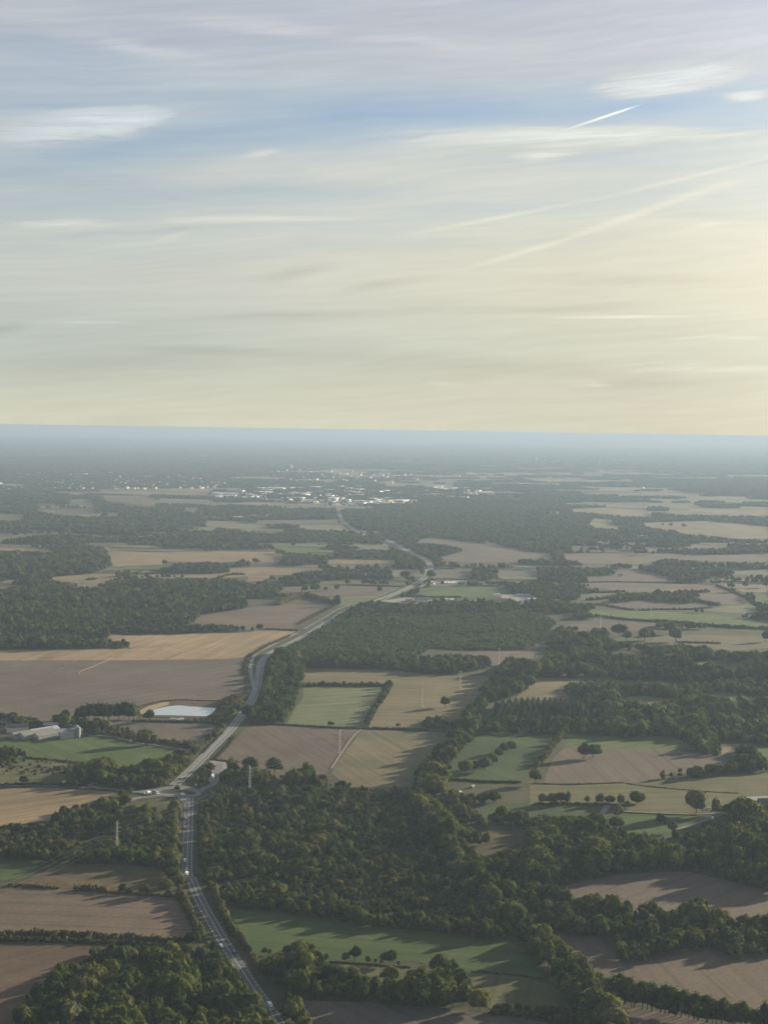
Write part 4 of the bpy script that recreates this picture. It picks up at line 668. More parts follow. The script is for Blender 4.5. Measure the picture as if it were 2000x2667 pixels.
# far farmland: pale and dark strips out to the horizon
OCC = np.zeros((1000, 1700), bool)   # 20 m cells, x -10..10 km, y 3..37 km
def farfields():
    keys = ['straw', 'mauve', 'pale', 'olive', 'brown', 'green']; mb = MB()
    n = 1150; kk = np.arange(n); STRIP = kk >= 700; DD = np.where(kk % 3 > 0, np.sqrt(rng.uniform(7.2**2, 70**2, n))*1000, rng.uniform(7200, 16000, n)); DD[STRIP] = np.sqrt(rng.uniform(3.6**2, 9.5**2, STRIP.sum()))*1000; XX = rng.uniform(-.275, .275, n)*DD; pxs, pys, _ = projv(np.c_[XX, DD, np.zeros(n)])
    ok = ~blocked(pxs, pys)
    for t in TOWNPX: ok &= ~inpoly(pxs, pys, t)
    ok &= ~(inpoly(pxs, pys, [(900, 1300), (1560, 1300), (1620, 1400), (1000, 1410), (880, 1340)]))
    for i in np.nonzero(ok)[0]:
        D, X = float(DD[i]), float(XX[i]); a = random.uniform(-.35, .35); w_ = random.uniform(60, 240)*(1+D/16000); d_ = random.uniform(50, 170)*(1+D/9000)
        if STRIP[i]: w_, d_, a = random.uniform(50, 190), random.uniform(14, 42)*(1+D/12000), random.uniform(-.12, .12)
        elif math.sin(X*.0011+1)+math.sin(D*.0009+X*.0004) < -.55: continue
        pts = []
        for u, v_ in ((-1, -1), (1, -1), (1, 1), (-1, 1)):
            x = u*w_*random.uniform(.75, 1.1); y = v_*d_*random.uniform(.7, 1.1); pts.append((X+x*math.cos(a)-y*math.sin(a), D+x*math.sin(a)+y*math.cos(a), .3+.25*(i % 9)))
        mb.add(pts, [(0, 1, 2, 3)], random.choices(range(6), (5, 3, 4, 3, 2, 2))[0])
        q = np.array(pts)[:, :2]; g0 = np.clip(((q.min(0)+[10000, -3000])/20).astype(int), 0, [999, 1699]); g1 = np.clip(((q.max(0)+[10000, -3000])/20).astype(int)+2, 0, [1000, 1700])
        if (g1 > g0).all():
            GX, GY = np.meshgrid(np.arange(g0[0], g1[0]), np.arange(g0[1], g1[1]), indexing='ij'); OCC[g0[0]:g1[0], g0[1]:g1[1]] |= inpoly(GX*20-10000+10., GY*20+3000+10., [tuple(v_) for v_ in q])
    tag(mb.build('farmland', [FM[k] for k in keys]), 'patchwork of pale and dark strips of farmland fading towards the horizon', kind='structure')
# broad middle distance: everything between the fields
def corridor(d0, d1, sp, h, dens, name, label, kd='wood', w2=.285, clr=True):
    n = int((d1-d0)*(d0+d1)*w2/(sp*sp)); Y = np.sqrt(rng.uniform(d0*d0, d1*d1, n)); X = rng.uniform(-1, 1, n)*Y*w2; P = np.c_[X, Y, np.zeros(n)]; x, y, d = projv(P)
    nz = np.zeros(n)
    for f1, f2, p1, a in ((.0041, .0067, 1.3, 1), (.0093, .0121, 4.1, .8), (.021, .027, 2.2, .5)): nz += a*np.sin(X*f1+p1+1.7*np.sin(Y*f2*.6))*np.sin(Y*f2*1.6+p1*2+X*f1*.4)
    k = (nz > np.quantile(nz, 1-dens))
    T = P.copy(); T[:, 2] = h; xt, yt, _ = projv(T)
    if clr:
        k &= ~blocked(x, y) & ~blocked(xt, yt)
        for t in TOWNPX: k &= ~(inpoly(x, y, t) & (rng.uniform(size=n) < .93))
    gx = np.clip(((X+10000)/20).astype(int), 0, 999); gy = np.clip(((Y-3000)/20).astype(int), 0, 1699); k &= ~(OCC[gx, gy] & (Y > 3000))
    k &= (y < YMAX(x)); P = P[k]; hh = h*rng.uniform(.6, 1.35, len(P)); return P, hh
TOWNPX = [[(550, 1290), (600, 1274), (760, 1262), (930, 1268), (1030, 1268), (1130, 1262), (1260, 1280), (1290, 1290), (1230, 1300), (1060, 1316), (880, 1322), (700, 1306), (560, 1300)], [(0, 1240), (250, 1232), (480, 1240), (620, 1245), (560, 1274), (300, 1274), (0, 1282)],
          cp('E', [(800, 290), (820, 262), (960, 240), (1240, 250), (1450, 240), (1659, 228), (1800, 260), (1760, 300), (1400, 296), (1000, 292)]), cp('E', [(1010, 190), (1080, 150), (1330, 142), (1380, 180), (1050, 195)])]
farfields()
YMAX = lambda x: np.where(x < 1120, np.where(x < 560, 1545, 1560), np.where(x < 1500, 1600, 1640))
# tree selection: the ones that show largest become individuals
cand = []
for wi, q in enumerate(W):
    if q['name'] != 'wood': continue
    px = q['h']*FOC/q['d']
    for i in range(len(q['P'])):
        if 0 < q['x'][i] < 2000 and 60 < q['y'][i] < 2660 and q['mix'][q['k'][i]] != 'bush': cand.append((px[i], wi, i))
cand.sort(reverse=True); pick = {}
SHORT = {'dense wood in the bottom left corner beside the road': 'bottom corner wood beside the road', 'tree belt between the large grass field and the bottom edge': 'belt below the large grass field',
 'narrow strip of trees right of the road at the bottom': 'roadside strip opposite the corner wood', 'large central wood east of the straight road': 'large central wood', 'diagonal tree belt running down to the bottom right': 'diagonal tree belt',
 'big hedgerow trees in the bottom right corner': 'hedgerow of the bottom right field', 'bushy wood between the brown fields at lower right': 'bushy wood between brown fields', 'high wood at the right edge': 'high wood at the right edge',
 'long tree avenue between the olive field and the striped grass': 'long tree avenue', 'shady wood behind the right hand brown field': 'shady wood behind a brown field'}
for s_, wi, i in cand[:200]: pick.setdefault(wi, set()).add(i)
for wi, q in enumerate(W):
    sel = pick.get(wi, set())
    for i in sel:
        kd = q['mix'][q['k'][i]]
        adj = dict(wood='round crowned green tree', oak='broad spreading green tree', willow='pale olive tree', dark='dark green tree')[kd]
        fx = (q['x'][i]-q['x'].min())/max(1, np.ptp(q['x'])); fy = (q['y'][i]-q['y'].min())/max(1, np.ptp(q['y'])); hm = np.median(q['h'])
        size = 'big ' if q['h'][i] > hm*1.25 else ('low ' if q['h'][i] < hm*.85 else '')
        place = (('near side' if fy > .7 else 'far side' if fy < .35 else 'middle')+', '+('left end' if fx < .25 else 'right end' if fx > .75 else 'centre left' if fx < .5 else 'centre right'))
        lb = size+adj+', '+place+', '+SHORT.get(q['where'], q['where'])
        if len(lb.split()) > 15: lb = size+adj+', '+place.split(',')[0]+', '+q['where']
        if len(lb.split()) > 16: lb = size+adj+', '+q['where']
        tree(kd, q['P'][i], q['h'][i]*(1.05), lb, lb.replace(' tree,', ' trees,'), wide=random.uniform(.85, 1.15))
    msk = np.array([i not in sel for i in range(len(q['P']))], bool) if len(q['P']) else np.zeros(0, bool)
    for ki, kd in enumerate(q['mix']):
        m = msk & (q['k'] == ki); n = m.sum()
        if not n: continue
        hh = q['h'][m]*(1.22 if kd == 'oak' else 1); wd = rng.uniform(.75, 1.3, n); f = 1.15 if kd in ('bush',) else 1.0
        scl = np.c_[hh*wd*f, hh*wd*f, hh*(.8 if kd == 'bush' else 1)]
        scatter('scrub' if kd in ('bush', 'young') else 'woodland', kd, q['P'][m], scl, q['label']+dict(wood='', oak=', its broadest trees', willow=', its palest trees', dark=', its darkest trees', bush=', its bushes', young='', poplar=', its poplars')[kd])
for d0, d1, sp, h, dn, lb in ((2350, 3600, 9.5, 10, .78, 'hedgerow and copse trees in the middle distance'), (3600, 5400, 10.5, 11, .8, 'trees between the far fields before the town'), (5400, 8200, 12.5, 12, .9, 'hazy woods round the town')):
    P, hh = corridor(d0, d1, sp, h, dn, 'woodland', lb)
    wd = rng.uniform(.95, 1.45, len(P)); scatter('woodland', 'wood', P, np.c_[hh*wd, hh*wd, hh], lb)
P, hh = corridor(8200, 19000, 52, 12, .8, 'woodland', '', clr=False); scatter('woodland', 'clump', P, np.tile([1.1, 1.1, 1.1], (len(P), 1)), 'hazy woods beyond the town')
P, hh = corridor(19000, 45000, 140, 12, .6, 'woodland', '', clr=False); scatter('woodland', 'clump', P, np.tile([3.4, 2.2, 1.7], (len(P), 1)), 'bluish woods near the horizon')

# ------------------------------------------------------------------ haze
def haze():
    m = bpy.data.materials.new('haze_air'); m.use_nodes = True; nt = m.node_tree; nt.nodes.clear(); v = nt.nodes.new('ShaderNodeVolumePrincipled'); o = nt.nodes.new('ShaderNodeOutputMaterial')
    v.inputs['Color'].default_value = (.31, .41, .545, 1); v.inputs['Density'].default_value = HAZE; v.inputs['Anisotropy'].default_value = .15; nt.links.new(v.outputs[0], o.inputs['Volume'])
    b = MB(); b.box((0, 0, -40), (334000, 334000, 40+H+1.5)); tag(b.build('haze', m), 'thin bluish haze lying over the whole countryside', kind='stuff')
HAZE = 6.4e-5
haze()

# ------------------------------------------------------------------ hills on the skyline
def hill(x, y, wpx, hpx, depth, label):
    c = gnd(x, y); _, _, d = proj(c); w_ = wpx/FOC*d/2; h_ = hpx/FOC*d; V = []; n, m_ = 40, 14
    for j in range(m_+1):
        for i in range(n+1):
            u, v = -1+2*i/n, -1+2*j/m_; r_ = min(1, math.hypot(u, v)); z = h_*(math.cos(r_*math.pi)*.5+.5)**.8*(1+.12*math.sin(u*7+x)+.08*math.sin(u*17+v*5)); V.append((c[0]+u*w_, c[1]+depth+v*depth, z-.5 if r_ >= 1 else z+random.uniform(0, 5)))
    mb = MB(); mb.add(V, [(j*(n+1)+i, j*(n+1)+i+1, (j+1)*(n+1)+i+1, (j+1)*(n+1)+i) for j in range(m_) for i in range(n)]); tag(mb.build('hill', LEAF), label, kind='structure')
hill(1464, 1219, 112, 14, 300, 'low rounded wooded hill on the right beyond the town'); hill(960, 1218, 640, 9, 700, 'long low wooded ridge behind the town'); hill(1640, 1222, 700, 7, 700, 'faint wooded ridge to the right of the rounded hill')
hill(120, 1152, 900, 9, 2200, 'dark blue ridge at the far left'); hill(1100, 1144, 1500, 5, 3500, 'faint ridge close under the horizon'); hill(800, 1182, 900, 6, 1300, 'faint ridge beyond the town'); hill(1700, 1162, 1100, 5, 2500, 'pale ridge at the far right'); hill(150, 1205, 700, 6, 900, 'low ridge behind the left part of the town')

# ------------------------------------------------------------------ trees standing alone or in hedgerows
def hm(c, x, y, hpx):
    (sx, sy), = cp(c, [(x, y)]); p = gnd(sx, sy); _, _, d = proj(p); return p, hpx/CROP[c][2]/FOC*d*1.06
def lone(c, x, y, hpx, kd, label, wide=1.0, group=None):
    p, h = hm(c, x, y, hpx); return tree(kd, p, h, label, group, wide, cat='poplar' if kd == 'poplar' else ('bush' if kd == 'bush' else 'tree'))
for a in [
 ('E', 1205, 932, 66, 'oak', 'lone oak casting a long shadow in the olive field by the pylons', 1.15), ('E', 500, 1048, 33, 'oak', 'small round tree at the near edge of the square pale green field', 1.1), ('E', 915, 1056, 30, 'oak', 'small round tree on the hedge behind the olive field', 1.1),
 ('F', 520, 1245, 92, 'oak', 'taller oak of the pair standing in the brown field', 1.05), ('F', 578, 1243, 80, 'oak', 'shorter and wider oak of the pair standing in the brown field', 1.3),
 ('I', 1490, 278, 118, 'oak', 'big dark tree at the near end of the hedge beside the striped grass', 1.1), ('I', 940, 198, 98, 'oak', 'dark tree at the near end of the row in the striped grass', 1.1), ('I', 1010, 178, 78, 'oak', 'lower dark tree second in the row in the striped grass', 1.1),
 ('I', 1092, 172, 118, 'willow', 'tall pale tree in the row in the striped grass', 1.0), ('I', 1150, 135, 100, 'willow', 'pale tree above the tallest one in the striped grass', 1.0), ('I', 1195, 78, 78, 'oak', 'dark tree by the upper bend of the row in the striped grass', 1.2), ('I', 1240, 42, 84, 'oak', 'broad tree near the far end of the row in the striped grass', 1.2), ('I', 1300, 20, 80, 'willow', 'pale tree closing the far end of the row in the striped grass', 1.1),
 ('J', 712, 410, 94, 'oak', 'single round tree with a visible trunk in the olive meadow', 1.05), ('J', 1140, 470, 168, 'willow', 'tall pale ragged tree beside the track on the right', .95), ('J', 1280, 472, 112, 'willow', 'smaller ragged tree beside the yard on the right', .8),
 ('J', 572, 496, 100, 'willow', 'pale bushy tree at the end of the grey lane', 1.0), ('J', 560, 586, 88, 'oak', 'olive tree below the grey lane', 1.2), ('J', 885, 542, 76, 'dark', 'dark tree in the lush grass below the track', 1.2), ('J', 922, 540, 50, 'bush', 'low bush beside the dark tree in the lush grass', 1.0),
 ('J', 966, 604, 82, 'oak', 'round tree at the wood edge in the lush grass', 1.0), ('J', 984, 640, 52, 'bush', 'small round bush at the edge of the right hand wood', 1.0),
 ('J', 30, 402, 74, 'oak', 'first tree of the meadow hedgerow at its poplar end', 1.1), ('J', 100, 402, 78, 'oak', 'second tree of the meadow hedgerow', 1.1), ('J', 165, 398, 80, 'oak', 'third and darkest tree of the meadow hedgerow', 1.0), ('J', 215, 396, 84, 'dark', 'tallest narrow tree of the meadow hedgerow', .9), ('J', 360, 394, 52, 'willow', 'low pale tree in the meadow hedgerow', 1.3), ('J', 450, 402, 78, 'oak', 'round tree in the middle of the meadow hedgerow', 1.1), ('J', 520, 402, 58, 'oak', 'low tree before the pale end of the meadow hedgerow', 1.2), ('J', 597, 408, 78, 'willow', 'pale tree at the open end of the meadow hedgerow', 1.0), ('J', 645, 406, 30, 'bush', 'low bush beside the single round tree', 1.3), ('J', 900, 216, 62, 'poplar', 'thin young tree at the corner of the brown field', 1.6),
 ('L', 1036, 588, 104, 'oak', 'dark round tree on the fence above the small paddock', .95), ('L', 1286, 618, 106, 'oak', 'second dark tree on the fence above the small paddock', 1.05), ('L', 382, 546, 56, 'oak', 'small dark tree at the road end of the large grass field', .9), ('L', 424, 545, 42, 'oak', 'smaller tree beside the one at the grass field corner', .8),
 ('L', 1282, 752, 122, 'oak', 'big round tree in the small paddock', 1.2), ('L', 1455, 745, 80, 'oak', 'smaller round tree at the paddock corner', 1.2), ('L', 965, 592, 62, 'willow', 'thin leafy tree on the paddock fence', 1.1), ('L', 1130, 606, 56, 'willow', 'thin tree between the two dark ones on the fence', 1.0), ('L', 1185, 609, 40, 'willow', 'sapling on the paddock fence', .8), ('L', 1225, 611, 34, 'willow', 'short sapling close to the second dark tree', .8), ('L', 1350, 625, 36, 'willow', 'sapling on the far stretch of the paddock fence', .9), ('L', 830, 592, 58, 'willow', 'pale tree where the fence meets the tree belt', .9),
 ('M', 495, 1142, 164, 'oak', 'round tree with a bare trunk at the end of the tree belt', 1.0), ('M', 440, 1130, 110, 'willow', 'pale tree hugging the end of the tree belt', .8),
 ('K', 880, 100, 66, 'oak', 'small round tree on the hedge above the brown field', .95), ('K', 1042, 114, 80, 'oak', 'egg shaped dark tree on the hedge above the brown field', 1.0), ('K', 1205, 104, 104, 'oak', 'large dark tree by the road above the brown field', 1.1), ('K', 1215, 128, 46, 'bush', 'grey bush under the large dark roadside tree', 1.2), ('K', 942, 100, 38, 'bush', 'rusty bush between two hedge trees', 1.0),
 ('K', 310, 412, 52, 'dark', 'dark upright tree in the double hedge', .8), ('K', 395, 420, 50, 'bush', 'brownish bush in the double hedge', 1.2), ('K', 465, 412, 44, 'bush', 'rust coloured bush in the double hedge', 1.5), ('K', 20, 425, 50, 'willow', 'pale tree at the start of the double hedge', 1.0), ('K', 1450, 442, 112, 'willow', 'yellow green tree at the field corner by the road', .9), ('K', 1395, 470, 92, 'oak', 'dark tree where the double hedge meets the road', 1.1), ('K', 1345, 478, 66, 'oak', 'lower dark tree at the end of the double hedge', 1.2), ('K', 1536, 518, 78, 'dark', 'slim dark tree at the edge of the straight road', .8), ('K', 1498, 512, 40, 'bush', 'bush beside the slim dark roadside tree', 1.1),
 ('D', 1015, 56, 36, 'oak', 'lone tree above the compact copse', 1.1), ('D', 1497, 46, 32, 'oak', 'round tree in the far hedge right of the copse', 1.3), ('D', 1582, 44, 34, 'oak', 'larger round tree in the far hedge right of the copse', 1.5), ('D', 930, 1018, 72, 'oak', 'tree at the near corner of the pond', 1.0), ('D', 405, 1006, 62, 'dark', 'wide dark tree left of the tall dark row', 1.3), ('D', 896, 1162, 88, 'oak', 'big dark tree on the lane above the green field', 1.1), ('D', 944, 1160, 62, 'oak', 'smaller tree beside the big one on the lane', 1.1), ('D', 822, 1122, 30, 'oak', 'small round tree in the field corner above the lane', 1.2), ('D', 955, 178, 46, 'conifer', 'slim pointed conifer on the edge of the left forest', .8), ('D', 1086, 178, 52, 'conifer', 'tall pointed conifer on the edge of the left forest', .8), ('D', 1600, 455, 38, 'oak', 'round tree ending the hedge behind the golden stubble', 1.3),
 ('G', 215, 312, 76, 'oak', 'squat dark tree on the lane at the thorn meadow', 1.1), ('G', 936, 168, 84, 'oak', 'big round tree jutting into the green crop field', 1.3), ('G', 905, 196, 70, 'oak', 'dark tree just below the one jutting into the green crop', 1.2), ('G', 600, 342, 66, 'oak', 'rounded tree beside the small barn on the lane', 1.1), ('G', 662, 338, 62, 'oak', 'second rounded tree beside the lane barn', 1.0),
 ('H', 842, 196, 112, 'oak', 'round dark tree standing against the brown field', 1.1), ('H', 1046, 222, 132, 'oak', 'very broad dark tree standing against the brown field', 1.45), ('H', 672, 206, 124, 'willow', 'tall olive tree beside the parking area', .9), ('H', 612, 312, 114, 'oak', 'dark tree between the parking area and the wood', 1.0), ('H', 1036, 282, 52, 'oak', 'small round tree in the gap before the brown field', 1.1), ('H', 1110, 270, 42, 'oak', 'smallest round tree in the gap before the brown field', 1.0), ('H', 1182, 322, 122, 'dark', 'broad dark tree right of the gap', 1.3), ('H', 1315, 236, 114, 'willow', 'tall pale tree above the wood edge at the brown field', .9), ('H', 978, 284, 86, 'willow', 'yellowish tree left of the gap', .9), ('H', 205, 352, 34, 'bush', 'dark bush on the splitter island', 1.3),
 ('H', 182, 600, 160, 'poplar', 'tall slim tree at the roadside below the roundabout', 1.3), ('H', 208, 612, 150, 'poplar', 'second slim tree at the roadside below the roundabout', 1.2), ('H', 165, 560, 120, 'poplar', 'shorter slim tree behind the roadside pair', 1.3), ('H', 560, 1010, 70, 'willow', 'pale pointed tree at the road edge of the central wood', .9), ('H', 1090, 1010, 110, 'dark', 'dark rounded tree standing out in the central wood', 1.2), ('H', 1560, 740, 120, 'willow', 'large pale tree in the middle of the central wood', 1.2), ('H', 1450, 850, 110, 'willow', 'pale crowned tree deep in the central wood', 1.1),
 ('E', 342, 217, 36, 'oak', 'dark tree in the mauve field left of the main road', 1.3), ('E', 405, 217, 46, 'oak', 'largest dark tree in the mauve field left of the main road', 1.2), ('E', 470, 213, 28, 'oak', 'smallest tree in the mauve field left of the main road', 1.1), ('E', 540, 208, 40, 'willow', 'greyish tree in the mauve field left of the main road', .9), ('E', 803, 220, 44, 'dark', 'narrow dark tree near the main road', .9), ('E', 540, 302, 66, 'dark', 'tall dark tree ending the belt above the brown field', 1.0), ('E', 1115, 142, 58, 'oak', 'dark tree at the far road junction', 1.1), ('E', 960, 140, 48, 'oak', 'tree in front of the far junction field', 1.2),
 ('B', 270, 817, 34, 'oak', 'single tree in the far green meadow', 1.1), ('C', 1060, 692, 24, 'oak', 'largest of the three trees in the far straw field', 1.2), ('C', 1008, 684, 13, 'oak', 'tiny tree in the far straw field', 1.2), ('C', 1136, 699, 26, 'oak', 'squarish tree in the far straw field', 1.1), ('C', 890, 691, 15, 'oak', 'small tree at the pale end of the far straw field', 1.1), ('C', 840, 867, 28, 'oak', 'narrow one of the three trees on the far brown field', 1.1), ('C', 888, 867, 36, 'oak', 'broadest of the three trees on the far brown field', 1.5), ('C', 948, 864, 22, 'oak', 'smallest of the three trees on the far brown field', 1.1), ('C', 1146, 872, 20, 'oak', 'small tree on the right part of the far brown field', 1.1), ('C', 1178, 869, 30, 'oak', 'taller tree on the right part of the far brown field', 1.0),
 ('F', 785, 524, 66, 'oak', 'forked dark tree on the small green patch', 1.0), ('F', 895, 522, 78, 'oak', 'broad dark tree by the small green patch', 1.2), ('F', 940, 516, 60, 'oak', 'tree right beside the broad dark one', 1.1), ('F', 1086, 522, 82, 'willow', 'pale tree in front of the olive field on the right', 1.0), ('F', 985, 254, 52, 'oak', 'round tree above the long green field', 1.3), ('F', 1515, 192, 36, 'oak', 'small tree in the far pale field at the right', 1.1), ('F', 1645, 192, 42, 'oak', 'dark tree at the right edge in the far pale field', 1.2), ('F', 740, 490, 66, 'oak', 'large round tree behind the small green patch', 1.4), ('F', 1060, 478, 68, 'oak', 'large round tree on the hedge below the long green field', 1.4), ('F', 1640, 525, 60, 'oak', 'dark tree at the right edge below the long green field', 1.1),
 ('A', 98, 749, 22, 'oak', 'left one of two trees in the far pale meadow', 1.5), ('A', 161, 749, 22, 'oak', 'right one of two trees in the far pale meadow', 1.1)]:
    lone(*a[:6], wide=a[6])
for x, hh in zip(range(488, 860, 31), (72, 84, 92, 96, 98, 100, 96, 0, 98, 102, 100, 92)):
    pl = 'left group' if x < 700 else 'right group'
    if hh: lone('D', x, 1004+random.uniform(-4, 5), hh, 'dark', ('lower' if hh < 90 else 'tall')+' dark tree in the row screening the pond, '+pl, 1.0, ('lower' if hh < 90 else 'tall')+' dark trees screening the pond, '+pl)
for i, (x, y, h) in enumerate([(835, 474, 134), (857, 480, 120), (880, 604, 150), (915, 606, 166), (947, 602, 150), (985, 592, 124), (1012, 588, 112), (1050, 602, 92), (1082, 628, 84), (898, 560, 130), (960, 560, 120)]):
    lone('I', x, y, h, 'poplar', 'pale slender poplar in the cluster beside the central wood', 1.35, 'pale poplars beside the central wood')
def row(c, pts, n, hpx, kd, label, wide=1.0):
    P = cp(c, pts); seg = [math.dist(a, b) for a, b in zip(P[:-1], P[1:])]; L_ = sum(seg)
    for i in range(n):
        t = (i+.5+random.uniform(-.3, .3))/n*L_; k = 0
        while k < len(seg)-1 and t > seg[k]: t -= seg[k]; k += 1
        f = t/seg[k]; x = P[k][0]+(P[k+1][0]-P[k][0])*f; y = P[k][1]+(P[k+1][1]-P[k][1])*f; p = gnd(x, y); d = proj(p)[2]
        q = (i+.5)/n; vert = abs(P[-1][1]-P[0][1]) > abs(P[-1][0]-P[0][0]); e0 = ('far end', 'near end') if P[-1][1] > P[0][1] else ('near end', 'far end')
        if not vert: e0 = ('left end', 'right end') if P[-1][0] > P[0][0] else ('right end', 'left end')
        k_ = random.choice(kd) if isinstance(kd, tuple) else kd; rnd = random.uniform(.75, 1.25); lb = ('taller ' if rnd > 1.1 else 'lower ' if rnd < .88 else '')+{'willow': 'pale ', 'oak': 'dark ', 'bush': 'bushy '}.get(k_, '')+label+', '+(e0[0] if q < .3 else e0[1] if q > .7 else 'middle stretch')
        tree(k_, p, hpx/CROP[c][2]/FOC*d*rnd, lb, lb.replace(' tree', ' trees', 1), wide*random.uniform(.85, 1.2))
row('F', [(415, 1088), (380, 1122), (342, 1165), (310, 1212), (270, 1262), (235, 1300)], 17, 44, ('wood', 'willow'), 'small tree in the hedge right of the striped grass')
row('E', [(868, 800), (838, 852), (800, 908), (762, 965), (738, 1012), (724, 1045)], 14, 36, ('wood', 'oak'), 'small tree in the hedge along the square pale field')
row('E', [(350, 800), (470, 797), (560, 800), (700, 799), (860, 800)], 16, 26, ('wood', 'bush'), 'low tree in the hedge behind the square pale field', 1.2)
row('Q', [(605, 402), (650, 380), (700, 357), (780, 315), (850, 282)], 14, 24, 'wood', 'small tree in the hedge along the service lane', 1.1)
row('K', [(1300, 120), (1340, 195), (1372, 262), (1400, 330), (1425, 390)], 15, 56, ('wood', 'bush', 'willow'), 'roadside hedge tree right of the brown field')
row('L', [(15, 95), (45, 165), (90, 272), (130, 352), (165, 405)], 17, 74, ('willow', 'wood', 'willow'), 'rusty olive tree in the hedge between road and large grass field', .9)
row('L', [(190, 425), (225, 480), (270, 535), (285, 545)], 9, 70, ('willow', 'wood'), 'rusty olive tree in the hedge at the grass field corner', .9)
row('N', [(345, 1050), (480, 1100), (700, 1150), (900, 1190), (1120, 1235), (1400, 1275), (1700, 1320)], 27, 205, ('oak', 'wood', 'oak'), 'big hedgerow tree along the near side of the bottom right field', 1.05)
row('G', [(1500, 540), (1505, 700), (1500, 850), (1510, 1000), (1520, 1120), (1560, 1200)], 26, 95, ('wood', 'willow', 'wood'), 'roadside tree along the left of the straight road', .9)
row('H', [(410, 470), (400, 700), (395, 900), (410, 1040)], 14, 60, ('wood',), 'low roadside tree along the right of the straight road', .9)

# ------------------------------------------------------------------ hedges: many small clumps joined into one hedge each
def hedge(c, pts, w_, h_, label, mat=None, name='hedge'):
    G_ = g2(cp(c, pts)); P = np.array(smooth(G_, 4))[:, :2]; s = np.r_[0, np.cumsum(np.linalg.norm(np.diff(P, axis=0), axis=1))]; V, F = ICO[1]; vs, fs = [], []; q = 0
    step = max(w_*.55, s[-1]/260)
    while q < s[-1]:
        x, y = np.interp(q, s, P[:, 0]), np.interp(q, s, P[:, 1]); r_ = w_*random.uniform(.4, .72); hh = h_*random.uniform(.6, 1.15); k = len(vs)
        A = V*(1+rng.uniform(-.2, .2, (len(V), 1)))*np.array([r_, r_, hh*.55])+np.array([x+random.uniform(-.3, .3)*w_, y+random.uniform(-.3, .3)*w_, hh*.4]); vs += [tuple(a) for a in A]; fs += [tuple(k+i for i in f) for f in F]
        for _ in range(5):
            a = V[random.randrange(len(V))]; p = np.array([x, y, hh*.45])+a*np.array([r_, r_, hh*.6])*1.05; t = rng.normal(size=3)*w_*.16; u = rng.normal(size=3)*w_*.16; k = len(vs); vs += [tuple(p+t), tuple(p+u), tuple(p-t), tuple(p-u)]; fs.append((k, k+1, k+2, k+3))
        q += step*random.uniform(.7, 1.3)
    me = bpy.data.meshes.new(name); me.from_pydata(vs, [], fs); me.materials.append(mat or BUSH); me.update(); o = bpy.data.objects.new(name, me); COL.objects.link(o); return tag(o, label, 'hedge')
